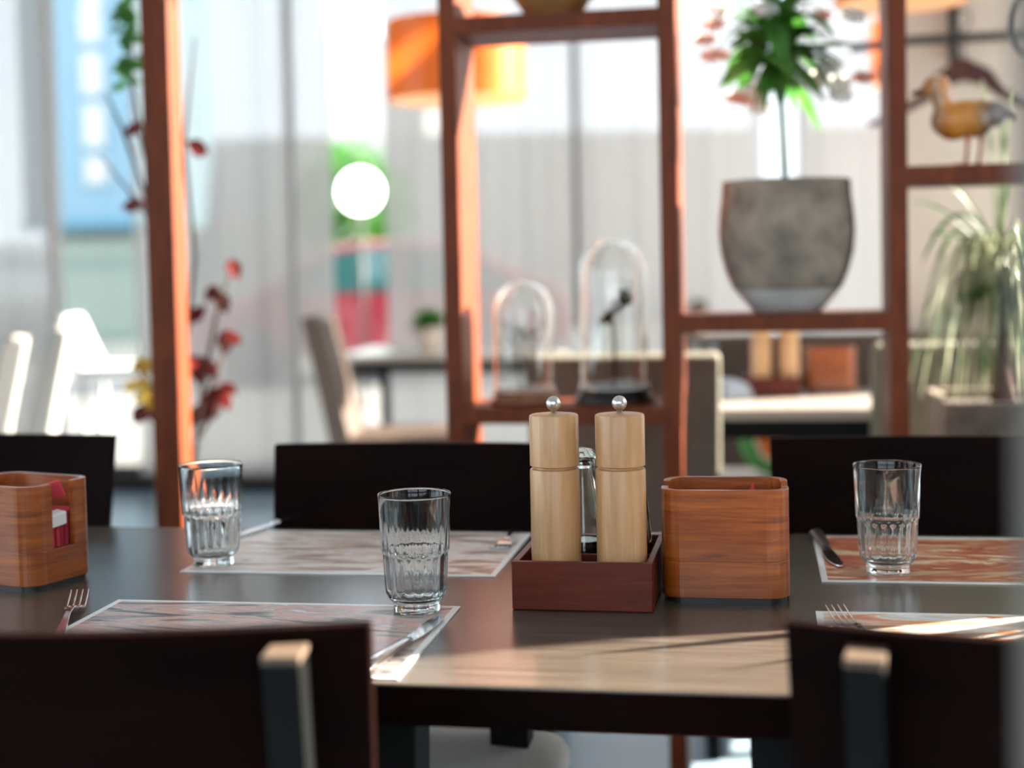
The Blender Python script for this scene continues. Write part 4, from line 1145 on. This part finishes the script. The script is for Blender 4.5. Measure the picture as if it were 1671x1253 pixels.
MB().box((0, 3.5, z_b / 2 - 0.05), (wbx - .3, 5, z_b)).build('ground_floor', plain('grey_render', (0.20, 0.22, 0.215), 0.8), bb)  # ground floor in a plain even grey
fx = at(160, 400, 20)
fence = thing('slatted_fence', 'pale green slatted fence below the blue building', 'fence', (fx.x, 20, -0.05))
fm = MB()
for k in range(34):
    fm.box((-2.0 + k * 0.12, 0, 0.83), (0.07, 0.03, 1.6))
fm.box((0, 0.03, 0.3), (4.1, 0.04, 0.08)); fm.box((0, 0.03, 1.35), (4.1, 0.04, 0.08))
fm.build('slats', plain('pale_green_paint', (0.16, 0.21, 0.18), 0.7), fence)
building('long beige building across the street behind the curtains', 300, 1500, 30, -0.05, at(900, 215, 30).z, plain('beige_render', (0.44, 0.39, 0.345), 0.85), None)
building('white building top rising behind the beige one', 540, 700, 38, -0.05, at(600, 60, 38).z, plain('white_render', (0.45, 0.44, 0.42), 0.85), None)
wpx = at(1273, 200, 9.5)  # white block added so the overexposed curtain gap reads white
tag(MB().box((0, 0, 1.15), (0.34, 0.3, 2.4)).box((0, 0, 2.37), (0.40, 0.36, 0.06)).build('gap_glare_block', plain('gap_glare_white', (0.8, 0.8, 0.79), 0.8), loc=(wpx.x, 9.5, -0.05)), 'white block added as the overexposed gap behind the plant stem', 'gap glare')
# glowing globe added for a blob of sun glare, no real lamp
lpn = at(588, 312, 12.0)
lamp = thing('glare_globe', 'glowing white globe added as sun glare outside the narrow curtain gap', 'sun glare', (lpn.x, 12.0, -0.05))
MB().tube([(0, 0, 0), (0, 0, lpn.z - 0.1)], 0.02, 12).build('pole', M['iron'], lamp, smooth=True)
MB().ball((0, 0, lpn.z + 0.05), 0.18, 20).build('globe', glow('glare_glow', (1.0, 1.0, 0.97), 9.0), lamp, smooth=True)
# cars
def make_car(label, loc, rz, body_mat, L=4.0):
    root = thing('car', label, 'car', loc, rz)
    prof = [(-1.95, .32), (-2.0, .55), (-1.95, .80), (-1.25, .92), (-0.55, 1.38), (-0.1, 1.46), (0.9, 1.42), (1.6, 1.05), (1.92, .95), (2.0, .6), (1.95, .32), (1.62, .30), (1.55, .52), (1.3, .63), (1.05, .52), (.98, .30), (-.98, .30), (-1.05, .52), (-1.3, .63), (-1.55, .52), (-1.62, .30)]
    MB().prism([(x * L / 4, z) for x, z in prof], -0.82, 0.82, axis='Y').build('body', body_mat, root, bevel=0.05, seg=3)
    gm = plain('car_window', (0.02, 0.10, 0.09), 0.05, spec=1.0)
    for s in (-1, 1):
        MB().prism([(-1.0, .93), (-0.48, 1.31), (-0.08, 1.37), (0.25, 1.37), (0.25, .93)], s * .815, s * .835, axis='Y').build('side_window', gm, root)
        MB().prism([(0.32, .93), (0.32, 1.37), (0.85, 1.34), (1.35, 1.02), (1.3, .93)], s * .815, s * .835, axis='Y').build('side_window', gm, root)
        for x in (-1.3, 1.3):
            MB().lathe([(0, -.1), (.2, -.1), (.30, -.1), (.31, -.06), (.31, .06), (.30, .1), (.2, .1), (0, .1)], 32, (x * L / 4, s * .74, .31), rot=(PI / 2, 0, 0), caps=False).build('wheel', M['black'], root, smooth=True)
    MB().box((-1.99 * L / 4, 0, .62), (.05, 1.2, .12)).build('headlights', M['white_paper'], root)
    return root
make_car('red car parked outside the windows behind the curtain', (at(620, 400, 15.5).x, 15.5, -0.05), 0, plain('red_paint', (0.26, 0.018, 0.03), 0.25, coat=0.8), 4.0)
pw = at(128, 560, 9.0)
pc_ = thing('patio_chair', 'white slanted patio chair outside in front of the slatted fence', 'chair', (pw.x, 9.0, -0.05))
wpl = plain('white_plastic', (0.6, 0.6, 0.59), 0.4)
MB().bar((-0.07, 0, 0.90), (0.08, 0, 0.56), 0.05, 0.5, up=(0, 1, 0)).build('backrest', wpl, pc_, bevel=0.01)
MB().box((0.30, 0, 0.57), (0.52, 0.5, 0.06)).build('seat', wpl, pc_, bevel=0.01)
for a_ in (0.08, 0.52):
    for b_ in (-0.2, 0.2): MB().box((a_, b_, 0.27), (0.04, 0.04, 0.54)).build('leg', wpl, pc_)
# trees
def make_tree(label, x, y, h, r, seed):
    root = thing('tree', label, 'tree', (x, y, -0.05))
    MB().tube([(0, 0, 0), (0.05, 0, h * .5), (0, 0, h * .8)], [0.14, 0.10, 0.05], 10).build('trunk', M['twig'], root, smooth=True)
    m = MB(); rn = random.Random(seed)
    for _ in range(900):
        a = rn.uniform(0, 2 * PI); u = rn.uniform(-1, 1); rr = r * rn.uniform(.3, 1) ** .5
        c = Vector((rr * math.cos(a) * math.sqrt(1 - u * u), rr * math.sin(a) * math.sqrt(1 - u * u), h * .72 + rr * u * 1.1))
        d = Vector((rn.uniform(-1, 1), rn.uniform(-1, 1), rn.uniform(-1, .3))).normalized()
        m.leaf([c, c + d * .1, c + d * .22], [.02, .08, .005], (rn.uniform(-1, 1), rn.uniform(-1, 1), 1), .1)
    m.build('crown', M['green'], root)
make_tree('green tree across the street seen through the narrow curtain gap', at(575, 400, 22).x, 22, 3.0, 0.9, 1)
